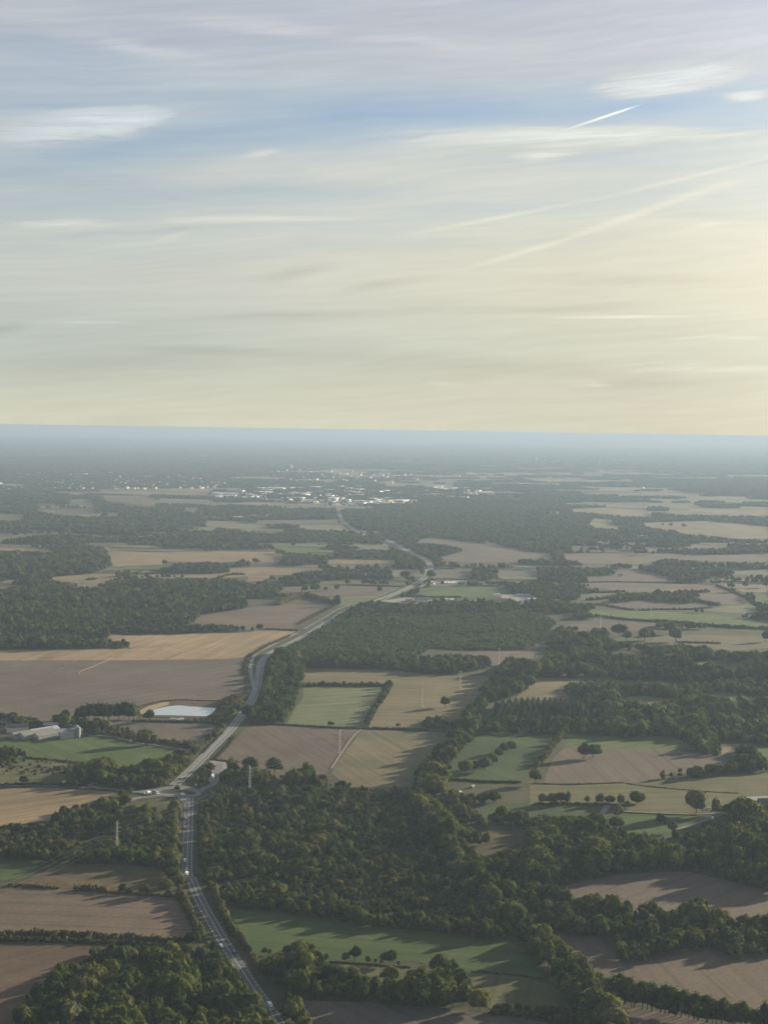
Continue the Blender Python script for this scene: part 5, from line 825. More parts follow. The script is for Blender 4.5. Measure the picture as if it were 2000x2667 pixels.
for a in [('K', [(-60, 402), (0, 398), (150, 403), (300, 398), (500, 413), (700, 418), (1000, 434), (1150, 444), (1300, 442)], 5, 4.5, 'far row of the double hedge below the brown field'), ('K', [(-60, 448), (200, 447), (400, 450), (700, 460), (900, 470), (1100, 485), (1290, 492)], 5, 3.6, 'near row of the double hedge above the reddish field'),
 ('K', [(80, 46), (200, 52), (300, 60), (420, 67)], 4, 2.6, 'short low hedge left of the brown field top'), ('K', [(560, 78), (650, 76), (740, 82), (800, 96)], 6, 4.5, 'dark clipped hedge above the brown field'), ('K', [(800, 98), (1000, 110), (1290, 130)], 3, 2, 'thin hedge under the egg shaped tree'), ('K', [(1290, 132), (1332, 195), (1372, 265), (1402, 332), (1432, 405), (1400, 450)], 5, 4, 'hedge between the brown field and the straight road'),
 ('L', [(0, 60), (40, 160), (90, 270), (130, 350), (170, 410)], 5, 4.5, 'thick rusty hedge between the straight road and the grass field'), ('L', [(190, 420), (230, 480), (275, 545)], 4, 4, 'end of the rusty hedge at the field gate'), ('L', [(290, 560), (340, 640), (390, 720)], 4, 3, 'short hedge beside the road below the gate'), ('L', [(840, 597), (1000, 607), (1200, 622), (1440, 639)], 1.2, 1.3, 'thin low hedge under the row of saplings'),
 ('E', [(322, 800), (380, 797), (480, 797), (560, 800), (700, 799), (868, 800)], 5, 4, 'hedge behind the square pale green field'), ('E', [(868, 797), (838, 852), (800, 908), (762, 963), (738, 1012), (722, 1047)], 5, 4, 'hedge on the right of the square pale green field'), ('E', [(0, 1038), (200, 1039), (400, 1051), (560, 1059), (690, 1063)], 3, 2.4, 'hedge between the square field and the brown field'), ('E', [(700, 1062), (900, 1065), (1050, 1073), (1235, 1084)], 4, 3, 'hedge between the two olive fields'),
 ('Q', [(600, 404), (640, 387), (700, 357), (780, 317), (855, 282)], 4, 3.5, 'hedge along the service lane'), ('Q', [(262, 632), (330, 590), (400, 550), (460, 527), (540, 488)], 4, 4, 'hedge between the golden stubble and the slip road'), ('Q', [(350, 441), (450, 443), (590, 452)], 4, 3.5, 'hedge behind the right part of the golden stubble'), ('Q', [(250, 640), (228, 700), (215, 770)], 5, 3, 'hedge between the wide bare field and the slip road'),
 ('P', [(990, 942), (1080, 852), (1180, 742), (1230, 655)], 3, 2.2, 'hedge right of the main road by the brown field'), ('P', [(960, 945), (1130, 965), (1300, 975)], 3, 2, 'low hedge behind the parking area'), ('P', [(840, 870), (900, 800), (1000, 700), (1100, 605)], 2.5, 1.8, 'dark low hedge left of the main road'), ('P', [(60, 300), (200, 255), (400, 218), (620, 205), (800, 216), (1060, 218)], 3, 1.8, 'dark low hedge behind the pond'), ('P', [(0, 470), (230, 475), (500, 480), (900, 490), (1040, 510)], 4, 3, 'hedge in front of the pond hut'), ('P', [(0, 725), (280, 720), (500, 740), (700, 800), (800, 830)], 7, 4, 'bushy hedge between the lane and the mauve field'),
 ('F', [(530, 292), (650, 302), (760, 320), (830, 332)], 5, 4, 'dark hedge above the long green field, left stretch'), ('F', [(860, 334), (1000, 327), (1180, 327), (1260, 320)], 5, 4, 'dark hedge above the long green field, right stretch'), ('F', [(600, 367), (760, 387), (940, 402)], 6, 5, 'hedge under the left half of the long green field'), ('F', [(1340, 177), (1440, 217), (1500, 242), (1560, 272), (1590, 302)], 5, 4, 'slanting hedge at the right between pale fields'), ('F', [(480, 162), (700, 157), (900, 160), (1130, 166)], 4, 3, 'hedge behind the wide mauve field'), ('F', [(730, 529), (840, 529)], 5, 2.5, 'short clipped hedge on the small green patch'), ('F', [(1100, 529), (1370, 537)], 6, 3.5, 'clipped hedge in front of the right olive field'),
 ('F', [(540, 270), (640, 262), (760, 245), (880, 235)], 8, 7, 'tree high hedge between two mauve fields'), ('F', [(950, 250), (1050, 255), (1180, 270), (1360, 300)], 8, 7, 'overgrown hedge crossing the mauve fields'), ('F', [(480, 212), (560, 215), (640, 222), (770, 218)], 7, 6, 'overgrown hedge in the upper mauve field'), ('F', [(1190, 222), (1290, 218)], 10, 8, 'clump of hedge at the far end of the mauve field'), ('F', [(960, 400), (1100, 412), (1250, 425), (1480, 440), (1700, 450)], 8, 7, 'overgrown hedge below the long green field'), ('F', [(410, 1090), (378, 1125), (340, 1165), (308, 1212), (268, 1262), (232, 1302)], 4, 4, 'hedge right of the striped grass'),
 ('G', [(220, 78), (400, 92), (560, 112), (720, 128)], 4, 2.4, 'hedge between the thorn meadow and the green crop'), ('G', [(-50, 324), (120, 314), (250, 312), (500, 320), (590, 330)], 5, 3, 'dark hedge above the lane at the straw field'), ('G', [(660, 345), (780, 354), (960, 366)], 2.5, 1.6, 'low hedge above the straw field corner'),
 ('J', [(-20, 252), (200, 260), (400, 254), (620, 245)], 2.5, 1.2, 'low hedge between the oak field and the meadow'), ('J', [(640, 252), (800, 272), (1000, 292), (1250, 312), (1440, 322)], 2, .9, 'rushy ditch line crossing the meadow'), ('J', [(-20, 402), (200, 402), (340, 407), (600, 410), (700, 410)], 5, 3, 'meadow hedge under the row of trees'), ('J', [(600, 462), (900, 474), (1150, 480)], 1.6, .8, 'thin hedge below the pale track'), ('J', [(1300, 440), (1350, 436), (1390, 440)], 6, 3, 'dark hedge by the yard'),
 ('I', [(800, 238), (900, 248), (1100, 262), (1280, 266), (1370, 268)], 5, 2.6, 'dark hedge closing the striped grass'), ('M', [(430, 800), (560, 808), (700, 822), (860, 838), (1030, 862)], 1.6, .9, 'ditch line across the shaded meadow'),
 ('D', [(1350, 130), (1430, 112), (1510, 112)], 7, 6, 'hedge right of the far straw field'), ('D', [(540, 146), (600, 138)], 8, 5, 'small round hedge clump in the straw field'), ('D', [(720, 124), (790, 112), (870, 98)], 7, 6, 'hedge between two far straw fields'), ('D', [(640, 98), (760, 92), (900, 88), (1040, 92)], 6, 5, 'hedge left of the compact copse'), ('E', [(560, 176), (740, 180), (950, 186)], 5, 3, 'dark hedge near the far junction'), ('E', [(200, 182), (330, 180), (420, 180)], 5, 3, 'short hedge left of the junction fields'), ('E', [(170, 300), (330, 240), (420, 262), (545, 296)], 12, 10, 'tall hedge belt above the brown field'),
 ('E', [(1080, 150), (1200, 140), (1370, 142)], 4, 3, 'hedge behind the vehicle yard'), ('E', [(940, 250), (1030, 246), (1100, 250), (1300, 252)], 6, 4, 'hedge between the green field and the warehouses')]:
    hedge(*a)

# ------------------------------------------------------------------ buildings
def bld(c, x, y, w_, d_, h_, rot, wall, roof, label, cat='building', name='building', pitch=.22, openings=0, over=.5):
    "gabled building: ridge runs along its length d_; rot in degrees clockwise from straight ahead"
    (sx, sy), = cp(c, [(x, y)]); p = gnd(sx, sy); r_ = empty(name, (p[0], p[1], 0), -math.radians(rot)); rh = w_*pitch; a, b = w_/2, d_
    m = MB(); m.prism([(-a, -.3), (a, -.3), (a, h_), (0, h_+rh), (-a, h_)], 0, b); m.build('wall', wall, r_)
    m = MB(); t = .3; m.prism([(-a-over, h_-over*pitch*2+.05), (0, h_+rh+.05), (a+over, h_-over*pitch*2+.05), (a+over, h_-over*pitch*2+t+.05), (0, h_+rh+t+.05), (-a-over, h_-over*pitch*2+t+.05)], -over, b+over); m.build('roof', roof, r_)
    for k in range(openings):
        m = MB(); n = max(1, openings); m.box((-a+(k+.5)*w_/n, -.12, .1 if k % 2 else .9), (w_/n*.45, .2, h_*.6 if k % 2 else h_*.35)); m.build('door' if k % 2 else 'window', DARKW if k % 2 else GLASS, r_)
    tag(r_, label, cat); return r_
CROP['R'] = (0, 1860, 6.9125); CROP['T'] = (980, 1490, 3.95)
bld('R', 225, 436, 13, 46, 4, 42, CONC, FIBRE, 'long farm shed at the left end of the shed group', 'farm shed', 'farm_shed', openings=3)
bld('R', 375, 442, 14, 46, 4.2, 42, CONC, FIBRE, 'wide farm shed second from the left', 'farm shed', 'farm_shed', openings=3)
bld('R', 640, 452, 14, 44, 4, 42, CONC, FIBRE, 'long farm shed with a pale sunlit roof edge', 'farm shed', 'farm_shed', openings=3)
bld('R', 560, 380, 13, 38, 4.2, 42, CONC, GREYR, 'grey roofed farm shed behind the front three', 'farm shed', 'farm_shed', openings=2)
bld('R', 1080, 442, 11, 16, 6, 62, CONC, GREYR, 'tall pale farm building beside the silos', 'farm building', 'farm_building', .18, 2)
bld('R', 800, 236, 12, 34, 3.5, 80, DARKW, GREYR, 'low dark roofed shed behind the farm sheds', 'farm shed', 'farm_shed', .2, 0)
bld('R', 120, 320, 12, 26, 6, 70, CREAM, SLATE, 'slate roofed farmhouse range at the left edge', 'farmhouse', 'farmhouse', .3, 4)
bld('R', 30, 160, 8, 12, 3, 60, WHITE, SLATE, 'small white house among the trees at the left edge', 'house', 'house', .3, 2)
def silo(c, x, y, r_, h_, label):
    (sx, sy), = cp(c, [(x, y)]); p = gnd(sx, sy); e = empty('silo', (p[0], p[1], 0)); m = MB(); m.tube((0, 0, 0), (0, 0, h_), r_, n=20); m.build('tank', METAL, e)
    m = MB(); m.tube((0, 0, h_), (0, 0, h_+r_*.45), r_*1.03, .3, n=20); m.build('roof', METAL, e); m = MB()
    for k in range(1, int(h_/1.5)): m.tube((0, 0, k*1.5), (0, 0, k*1.5+.12), r_*1.02, n=20)
    m.build('hoop', GREYR, e); m = MB(); m.tube((0, -r_-.3, 0), (0, -r_-.3, h_), .12, n=4); m.build('ladder', GREYR, e); tag(e, label, 'silo')
silo('R', 1305, 425, 4.4, 10, 'wide steel grain silo next to the pale farm building'); silo('R', 1412, 425, 2.9, 12.5, 'tall narrow steel grain silo'); silo('R', 1380, 395, 2.9, 12.5, 'tall steel grain silo half hidden behind the front two'); silo('R', 1480, 375, 1.8, 7.5, 'smallest steel silo at the end of the row')
bld('P', 520, 472, 8, 9, 3, 60, WHITE, GREYR, 'small white pump house beside the pond', 'shed', 'pump_house', .15, 2)
bld('P', 445, 455, 6, 7, 2.2, 75, WHITE, CONC, 'low white hut beside the pump house', 'shed', 'hut', .1, 0)
bld('G', 560, 312, 7, 9, 3.2, 30, CREAM, TILE, 'little cream walled barn on the lane', 'barn', 'barn', .3, 2)
bld('T', 395, 305, 30, 34, 6.5, 80, CREAM, SLATE, 'big dark roofed warehouse with sunlit cream ends', 'warehouse', 'warehouse', .12, 5)
bld('T', 322, 300, 12, 10, 5, 40, CREAM, GREYR, 'cream ended unit left of the big warehouse', 'warehouse', 'warehouse', .1, 2)
bld('T', 524, 324, 13, 14, 5.5, 50, CREAM, GREYR, 'small sunlit cream unit in front of the warehouse', 'warehouse', 'warehouse', .1, 2)
bld('T', 690, 300, 11, 16, 5, 70, WHITE, WHITE, 'white roofed unit right of the cream one', 'warehouse', 'warehouse', .15, 2)
bld('T', 745, 316, 9, 12, 9, 45, WHITE, GREYR, 'tall white unit with dark window strips', 'warehouse', 'warehouse', .1, 4)
bld('T', 860, 316, 15, 58, 4.5, 97, CONC, GREYR, 'long low grey roofed shed in the business park', 'warehouse', 'warehouse', .12, 0)
bld('T', 1080, 332, 16, 46, 5, 95, DARKW, FIBRE, 'long brownish shed in the business park', 'warehouse', 'warehouse', .12, 0)
bld('T', 1390, 348, 15, 26, 5, 85, WHITE, GREYR, 'white walled unit at the right of the business park', 'warehouse', 'warehouse', .1, 3)
bld('T', 1550, 290, 16, 32, 4, 85, GREYR, WHITE, 'bright white roofed unit at the end of the business park', 'warehouse', 'warehouse', .06, 0)
bld('T', 1230, 300, 15, 36, 4.5, 95, CONC, TILE, 'rust roofed shed in the business park', 'warehouse', 'warehouse', .15, 0)
bld('T', 1440, 248, 14, 40, 4, 90, GREYR, GREYR, 'flat grey unit behind the business park', 'warehouse', 'warehouse', .08, 0)
bld('T', 1210, 245, 10, 14, 4, 60, WHITE, GREYR, 'small white unit beside the green field', 'warehouse', 'warehouse', .15, 0)
bld('T', 625, 98, 9, 20, 3.5, 90, CONC, GREYR, 'grey roofed garage at the vehicle yard', 'garage', 'garage', .15, 0)
bld('T', 865, 112, 11, 14, 4, 90, CONC, GREYR, 'pale roofed workshop at the vehicle yard', 'garage', 'garage', .12, 0)
bld('T', 930, 104, 12, 26, 5, 92, GREYR, SLATE, 'dark workshop at the right of the vehicle yard', 'garage', 'garage', .12, 0)
flat('parking_area', cp('T', [(440, 150), (500, 92), (960, 88), (980, 130), (700, 140)]), GREYY, ROADZ+.1, 'vehicle yard by the far road junction', keep=False)
flat('parking_area', cp('T', [(1270, 232), (1659, 225), (1640, 300), (1400, 330), (1300, 290)]), GREYY, ROADZ+.1, 'grey storage yard of the business park', keep=False)
flat('parking_area', cp('T', [(50, 300), (300, 262), (560, 280), (560, 330), (150, 318)]), GREYY, ROADZ+.1, 'grey forecourt of the warehouses', keep=False)
for a in [('D', 1420, 192, 9, 12, 5, 30, CREAM, TILE, 'cream farmhouse with tiled roof above the left forest', 'house', 'house'), ('D', 1480, 176, 7, 14, 3, 80, CREAM, FIBRE, 'low barn beside the cream farmhouse', 'barn', 'barn'), ('D', 125, 432, 10, 15, 4, 80, WHITE, WHITE, 'white roofed house inside the left forest', 'house', 'house'), ('D', 465, 160, 6, 6, 4, 50, WHITE, SLATE, 'tiny white house at the edge of the straw field', 'house', 'house'),
 ('A', 1440, 640, 14, 14, 5, 45, WHITE, WHITE, 'left one of two white far barns', 'barn', 'barn'), ('A', 1470, 640, 14, 16, 5, 45, WHITE, WHITE, 'right one of two white far barns', 'barn', 'barn'), ('A', 1095, 656, 10, 22, 4, 90, CREAM, WHITE, 'pale roofed house left of the far road', 'house', 'house'), ('B', 105, 626, 12, 14, 5, 50, WHITE, WHITE, 'left one of two white houses below the town', 'house', 'house'), ('B', 138, 626, 12, 12, 5, 50, WHITE, WHITE, 'right one of two white houses below the town', 'house', 'house'), ('A', 1010, 796, 10, 26, 4, 95, CONC, WHITE, 'pale roofed shed in the far hedges', 'barn', 'barn'),
 ('A', 1275, 636, 10, 12, 4, 60, WHITE, GREYR, 'small pale house by the far green patch', 'house', 'house'), ('C', 540, 796, 14, 50, 5, 92, CREAM, WHITE, 'long pale shed among the right hand trees', 'barn', 'barn'), ('C', 1045, 838, 14, 22, 5, 80, CREAM, CREAM, 'yellowish shed beyond the far brown field', 'barn', 'barn'), ('C', 1372, 636, 20, 34, 6, 85, WHITE, WHITE, 'bright white barn in the far right fields', 'barn', 'barn'), ('C', 1308, 640, 8, 10, 5, 50, WHITE, WHITE, 'little white building beside the bright barn', 'house', 'house'), ('C', 882, 456, 14, 18, 8, 40, WHITE, WHITE, 'tiny white building far beyond the right fields', 'house', 'house'),
 ('F', 1640, 66, 16, 18, 7, 60, WHITE, WHITE, 'bright white barn near the right edge', 'barn', 'barn'), ('F', 60, 80, 10, 44, 3.5, 92, CONC, GREYR, 'long grey roofed sheds row above the mauve fields', 'barn', 'barn'), ('F', 160, 78, 10, 22, 3.5, 92, CONC, GREYR, 'short grey shed above the mauve fields', 'barn', 'barn'), ('F', 290, 94, 12, 40, 4, 88, CREAM, FIBRE, 'pale shed with a wide roof above the mauve fields', 'barn', 'barn'), ('F', 460, 90, 10, 14, 4.5, 70, CREAM, SLATE, 'dark roofed house above the mauve fields', 'house', 'house'), ('F', 600, 92, 10, 20, 4.5, 80, CREAM, FIBRE, 'cream house in the hamlet on the right', 'house', 'house'), ('F', 690, 100, 9, 16, 5, 60, CREAM, SLATE, 'slate roofed house in the hamlet on the right', 'house', 'house'), ('F', 730, 120, 8, 14, 4, 90, CREAM, TILE, 'tiled house in the hamlet on the right', 'house', 'house'),
 ('C', 800, 792, 8, 14, 4, 70, WHITE, GREYR, 'small house among the right hand trees', 'house', 'house'), ('C', 1420, 795, 10, 16, 4, 80, WHITE, GREYR, 'house behind the right hand tree belt', 'house', 'house'), ('C', 415, 556, 14, 26, 5, 85, WHITE, WHITE, 'white shed below the right part of the town', 'barn', 'barn'),
 ('I', 868, 370, 5, 6, 3, 50, CONC, WHITE, 'white building glimpsed beside the tall poplar', 'house', 'house'), ('I', 985, 308, 3, 4, 1.8, 40, FIBRE, GREYR, 'small grey shed on the dark hedge', 'shed', 'shed'), ('I', 820, 488, 6, 4, 2, 80, CONC, FIBRE, 'white gable glimpsed below the tall poplar', 'house', 'house'), ('J', 1590, 400, 9, 18, 4, 85, DARKW, SLATE, 'dark roofed house at the yard on the right', 'house', 'house')]:
    bld(*a[:10], cat=a[10], name=a[11], openings=2)

# town beyond
def boxmesh(w_, d_, h_, wall, roof, gable):
    m = MB(); a, b = w_/2, d_/2
    if gable: 
        m.prism([(-a, 0), (a, 0), (a, h_), (0, h_+w_*.28), (-a, h_)], -b, b); m.prism([(-a-.4, h_-.1), (0, h_+w_*.28+.1), (a+.4, h_-.1), (a+.4, h_+.3), (0, h_+w_*.28+.5), (-a-.4, h_+.3)], -b-.4, b+.4, 1)
    else:
        m.box((0, 0, 0), (w_, d_, h_)); m.box((0, 0, h_+.01), (w_+.6, d_+.6, .5), m=1); m.box((w_*.2, 0, h_+.52), (w_*.15, d_*.2, 1.2), m=1)
        m.box((0, -b-.05, h_*.3), (w_*.8, .1, h_*.25), m=2); m.box((a+.05, 0, h_*.3), (.1, d_*.8, h_*.25), m=2)
    return m.build('building', [wall, roof, GLASS], mesh=True)
HM = [boxmesh(8+random.random()*3, 10+random.random()*5, 5+random.random()*2.5, random.choice([CREAM, WHITE, CREAM, CONC]), random.choice([SLATE, GREYR, FIBRE, TILE]), True) for _ in range(8)]
WM = [boxmesh(random.uniform(26, 80), random.uniform(22, 45), random.uniform(7, 12), random.choice([WHITE, CREAM, WHITE, CREAM, CONC]), random.choice([WHITE, GREYR, CONC, WHITE, WHITE]), False) for _ in range(12)]
def town(poly, n, meshes, name, cat, label, group, s=(.85, 1.15)):
    xs, ys = [p[0] for p in poly], [p[1] for p in poly]; k = 0; t = 0
    while k < n and t < n*60:
        t += 1; x, y = random.uniform(min(xs), max(xs)), random.uniform(min(ys), max(ys))
        if not inpoly([x], [y], poly)[0]: continue
        p = gnd(x, y); o = bpy.data.objects.new(name, random.choice(meshes)); o.location = (p[0], p[1], 0); o.rotation_euler.z = -random.choice([.25, .4, .55, .75])+random.uniform(-.1, .1)+random.choice([0, math.pi/2]); q = random.uniform(*s); o.scale = (q, q, q); COL.objects.link(o); pc = ', %s part, %s' % ('left' if x < min(xs)+(max(xs)-min(xs))*.33 else 'right' if x > min(xs)+(max(xs)-min(xs))*.67 else 'middle', 'front' if y > (min(ys)+max(ys))/2 else 'back'); tag(o, label+pc, cat, group+pc); k += 1
TW = [(560, 1283), (660, 1274), (760, 1262), (900, 1268), (950, 1280), (1080, 1282), (1100, 1300), (1060, 1312), (880, 1318), (800, 1310), (700, 1300), (560, 1298)]
flat('paved_ground', TW, GREYY, ROADZ+.2, 'paved ground of the far business district', keep=False)
town(TW, 180, WM, 'town_building', 'building', 'pale flat roofed building in the far business district', 'flat roofed buildings of the far town', (.7, 1.25))
town([(1105, 1285), (1130, 1268), (1240, 1276), (1295, 1290), (1210, 1300), (1120, 1298)], 62, WM, 'town_building', 'building', 'pale flat roofed building on the right arm of the far town', 'flat roofed buildings right of the far town', (.6, 1.1))
town([(1300, 1263), (1385, 1258), (1390, 1268), (1310, 1270)], 16, WM, 'town_building', 'building', 'whitish building in the small estate right of the far town', 'buildings of the small far estate', (.5, .8))
town([(0, 1238), (240, 1230), (470, 1236), (600, 1240), (640, 1256), (540, 1274), (250, 1276), (60, 1282), (0, 1280)], 240, HM, 'town_house', 'house', 'tiny pale house in the left residential part of the far town', 'houses of the far town', (1.0, 1.8))
town([(700, 1226), (860, 1222), (1060, 1232), (1230, 1240), (1000, 1262), (820, 1262), (700, 1250)], 70, HM, 'town_house', 'house', 'tiny pale house scattered behind the far business district', 'houses behind the business district', (1.2, 2.0))
town([(400, 1262), (470, 1258), (480, 1272), (380, 1274)], 5, WM, 'town_building', 'building', 'larger pale block in the left part of the far town', 'larger blocks of the far town', (.5, .8))
town([(480, 1246), (620, 1244), (620, 1256), (490, 1258)], 7, WM, 'town_building', 'building', 'pale block on the rise above the long white factory', 'blocks above the long factory', (.5, .8))
def big(c, x, y, w_, d_, h_, wall, roof, label, rot=.2):
    rot = -abs(rot); h_ *= 1.15
    (sx, sy), = cp(c, [(x, y)]); p = gnd(sx, sy); o = bpy.data.objects.new('town_building', boxmesh(w_, d_, h_, wall, roof, False)); o.location = (p[0], p[1], 0); o.rotation_euler.z = rot; COL.objects.link(o); tag(o, label, 'building')
big('A', 1450, 496, 250, 60, 9, WHITE, WHITE, 'very long white factory at the left end of the business district'); big('A', 1458, 486, 92, 50, 17, GREYR, GREYR, 'tall grey block standing on the long white factory'); big('A', 1520, 520, 220, 40, 6, CONC, GREYR, 'long low grey sheds in front of the white factory')
big('B', 855, 548, 26, 22, 15, YELL, YELL, 'yellow block in the middle of the business district', .6); big('B', 745, 556, 84, 30, 9, CONC, WHITE, 'white roofed hall at the near edge of the business district', .15); big('B', 345, 486, 90, 30, 9, CREAM, CREAM, 'cream terrace catching the sun in the business district', .5)
big('B', 590, 500, 100, 40, 8, GREYR, GREYR, 'grey hall in the middle of the business district'); big('B', 1210, 470, 60, 30, 12, GREYR, GREYR, 'grey hall with a sunlit end on the right arm'); big('B', 1252, 468, 24, 20, 13, CREAM, CREAM, 'sunlit cream block ending the grey hall', .6); big('A', 280, 474, 30, 20, 9, WHITE, WHITE, 'bright white block in the left of the far town', .5); big('A', 530, 376, 30, 20, 12, WHITE, WHITE, 'white block on its own above the far town', .6); big('C', 1020, 353, 190, 40, 8, WHITE, WHITE, 'long whitish hall far beyond the right fields'); big('B', 960, 535, 120, 30, 7, CONC, CONC, 'long pale hall near the motorway end of the town')
def water_towers():
    p = gnd(*cp('B', [(675, 482)])[0]); e = empty('water_tower', (p[0], p[1], 0)); m = MB(); m.tube((0, 0, 0), (0, 0, 26), 4.5, 4.5, n=16); m.build('shaft', CONC, e); m = MB(); m.tube((0, 0, 26), (0, 0, 40), 4.6, 15, n=24); m.tube((0, 0, 40), (0, 0, 42), 15, 14.5, n=24); m.build('bowl', CONC, e); m = MB(); m.tube((0, 0, 42), (0, 0, 45), 3, 2.5, n=12); m.build('cap', CONC, e); tag(e, 'concrete goblet shaped water tower rising over the far town', 'water tower')
    p = gnd(*cp('B', [(257, 336)])[0]); e = empty('water_tower', (p[0], p[1], 0)); m = MB(); m.tube((0, 0, 0), (0, 0, 40), 14.5, n=24); m.build('tank', WHITE, e); m = MB(); m.tube((0, 0, 40), (0, 0, 43), 14.8, 8, n=24); m.build('cap', WHITE, e); m = MB(); m.box((-26, 0, 0), (8, 8, 12)); m.build('annex', WHITE, e); tag(e, 'squat bright white cylindrical tower on the ridge left of the town', 'tower')
water_towers()
def turbine(c, x, y, hub, r_, label, yaw, ph):
    p = gnd(*cp(c, [(x, y)])[0]); e = empty('wind_turbine', (p[0], p[1], 0), yaw); m = MB(); m.tube((0, 0, 0), (0, 0, hub), 2.4, 1.4, n=12); m.build('tower', WHITE, e); m = MB(); m.box((0, .5, hub-1.2), (3, 7, 3)); m.build('nacelle', WHITE, e); m = MB(); m.tube((0, -3, hub), (0, -5, hub), 1.6, .6, n=10); m.build('hub', WHITE, e)
    for k in range(3):
        a = ph+k*2.094; m = MB(); m.tube((0, -4, hub), (math.sin(a)*r_, -4, hub+math.cos(a)*r_), 1.5, .4, n=4); m.build('blade', WHITE, e)
    tag(e, label, 'wind turbine')
turbine('C', 617, 326, 84, 38, 'clearest wind turbine, right of the rounded hill', .5, .1); turbine('C', 227, 300, 62, 34, 'wind turbine left of the rounded hill', .9, .6); turbine('C', 1195, 150, 85, 45, 'minute wind turbine on the horizon at the right', .3, 1.2); turbine('C', 1555, 152, 85, 45, 'last minute wind turbine on the horizon', .2, .4)
def mast():
    p = gnd(*cp('B', [(1363, 322)])[0]); e = empty('radio_mast', (p[0], p[1], 0)); m = MB(); m.tube((0, 0, 0), (0, 0, 92), 1.3, .6, n=6); m.build('pole', METAL, e); m = MB(); m.tube((0, 0, 84), (0, 0, 90), 2.2, n=8); m.build('antenna', METAL, e); tag(e, 'thin radio mast standing above the town ridge', 'mast')
mast()

# ------------------------------------------------------------------ power line
def pylon_mesh(hh=27):
    m = MB(); r_ = .085
    for sx in (-1, 1):
        for sy in (-1, 1): m.tube((sx*.85, sy*.85, 0), (sx*.4, sy*.4, hh), r_, r_*.8, n=4)
    n = 10
    for k in range(n):
        z0, z1 = hh*k/n, hh*(k+1)/n; a0, a1 = .85-.45*k/n, .85-.45*(k+1)/n
        for (ux, uy), (vx, vy) in (((-1, -1), (1, -1)), ((1, -1), (1, 1)), ((1, 1), (-1, 1)), ((-1, 1), (-1, -1))):
            m.tube((ux*a0, uy*a0, z0), (vx*a1, vy*a1, z1), r_*.5, n=3); m.tube((vx*a0, vy*a0, z0), (ux*a1, uy*a1, z1), r_*.5, n=3)
    return m.build('lattice_body', METAL, mesh=True)
def arm_mesh(L_):
    m = MB()
    for s in (-1, 1):
        m.tube((0, 0, 0), (s*L_, 0, .1), .12, .08, n=4); m.tube((0, 0, 1.4), (s*L_, 0, .2), .1, .07, n=4)
        for k in range(1, 4): m.tube((s*L_*k/4, 0, .05), (s*L_*k/4, 0, 1.35*(1-k/4)+.1), .06, n=3)
    return m.build('cross_arm', METAL, mesh=True)
PB = pylon_mesh(); ARM = [arm_mesh(3.6), arm_mesh(4.3), arm_mesh(3.6)]
mi = MB(); mi.tube((0, 0, 0), (0, 0, -1.9), .16, n=6); INS = mi.build('insulator', GLASS, mesh=True)
AZ = [17.5, 21.0, 24.5]; AL = [3.6, 4.3, 3.6]
def pylon(p, ang, h_, label):
    e = empty('electricity_pylon', (p[0], p[1], 0), ang); k = h_/27; e.scale = (1, 1, k)
    for me, z in [(PB, 0)]+list(zip(ARM, AZ)):
        o = bpy.data.objects.new(me.name.split('.')[0], me); o.location = (0, 0, z); o.parent = e; COL.objects.link(o)
    for z, l in zip(AZ, AL):
        for s in (-1, 1):
            o = bpy.data.objects.new('insulator', INS); o.location = (s*l, 0, z); o.parent = e; COL.objects.link(o)
    f = MB(); f.box((0, 0, -.2), (3.4, 3.4, .6)); f.build('footing', CONC, e); tag(e, label, 'pylon'); return e
PYL = [(gnd(-60, 2400), 27, None), (gnd(*cp('G', [(1014, 885)])[0]), 27, 'nearest lattice pylon standing in scrub left of the straight road'), (gnd(*cp('H', [(832, 382)])[0]), 28, 'pylon at the top of the central wood'), (gnd(*cp('E', [(556, 1212)])[0]), 28, 'pylon at the edge of the brown field by the farm track'),
       (gnd(*cp('E', [(1066, 926)])[0]), 26, 'pylon in the olive field near the lone oak'), (gnd(*cp('E', [(1299, 808)])[0]), 25, 'pylon in the far corner of the olive field'), (gnd(*cp('E', [(1538, 660)])[0]), 26, 'pylon in front of the young plantation'), (gnd(*cp('F', [(624, 436)])[0]), 26, 'pylon in the brown field on the right'), (gnd(*cp('F', [(935, 368)])[0]), 27, 'pylon in the long green field')]
for i, (p, h_, lb) in enumerate(PYL):
    a, b = PYL[max(0, i-1)][0], PYL[min(len(PYL)-1, i+1)][0]; ang = math.atan2(b[1]-a[1], b[0]-a[0])-math.pi/2; PYL[i] = (p, h_, ang)
    if lb: pylon(p, ang, h_, lb)
NMS = ['off frame at the left', 'nearest', 'second', 'third', 'fourth', 'fifth', 'sixth', 'seventh', 'eighth']
for i in range(len(PYL)-1):
    for j, (z, l) in enumerate(zip(AZ, AL)):
        for s in (-1, 1):
            A = []
            for p, h_, ang in (PYL[i], PYL[i+1]): A.append(np.array([p[0]+math.cos(ang)*s*l, p[1]+math.sin(ang)*s*l, (z-1.9)*h_/27]))
            m = MB(); n = 14; sag = np.linalg.norm(A[1]-A[0])*.022; pr = None
            for q in range(n+1):
                t = q/n; c_ = A[0]*(1-t)+A[1]*t; c_[2] -= sag*4*t*(1-t); c_[2] = max(c_[2], 3)
                if pr is not None: m.tube(pr, c_, .022, n=3)
                pr = c_
            tag(m.build('power_cable', METAL), '%s %s cable of the span from the %s pylon to the %s' % (('lower', 'middle', 'upper')[j], 'left' if s < 0 else 'right', NMS[i], NMS[i+1]) if i else '%s %s cable crossing the rough field to the nearest pylon' % (('lower', 'middle', 'upper')[j], 'left' if s < 0 else 'right'), 'cable', 'cables of the power line')
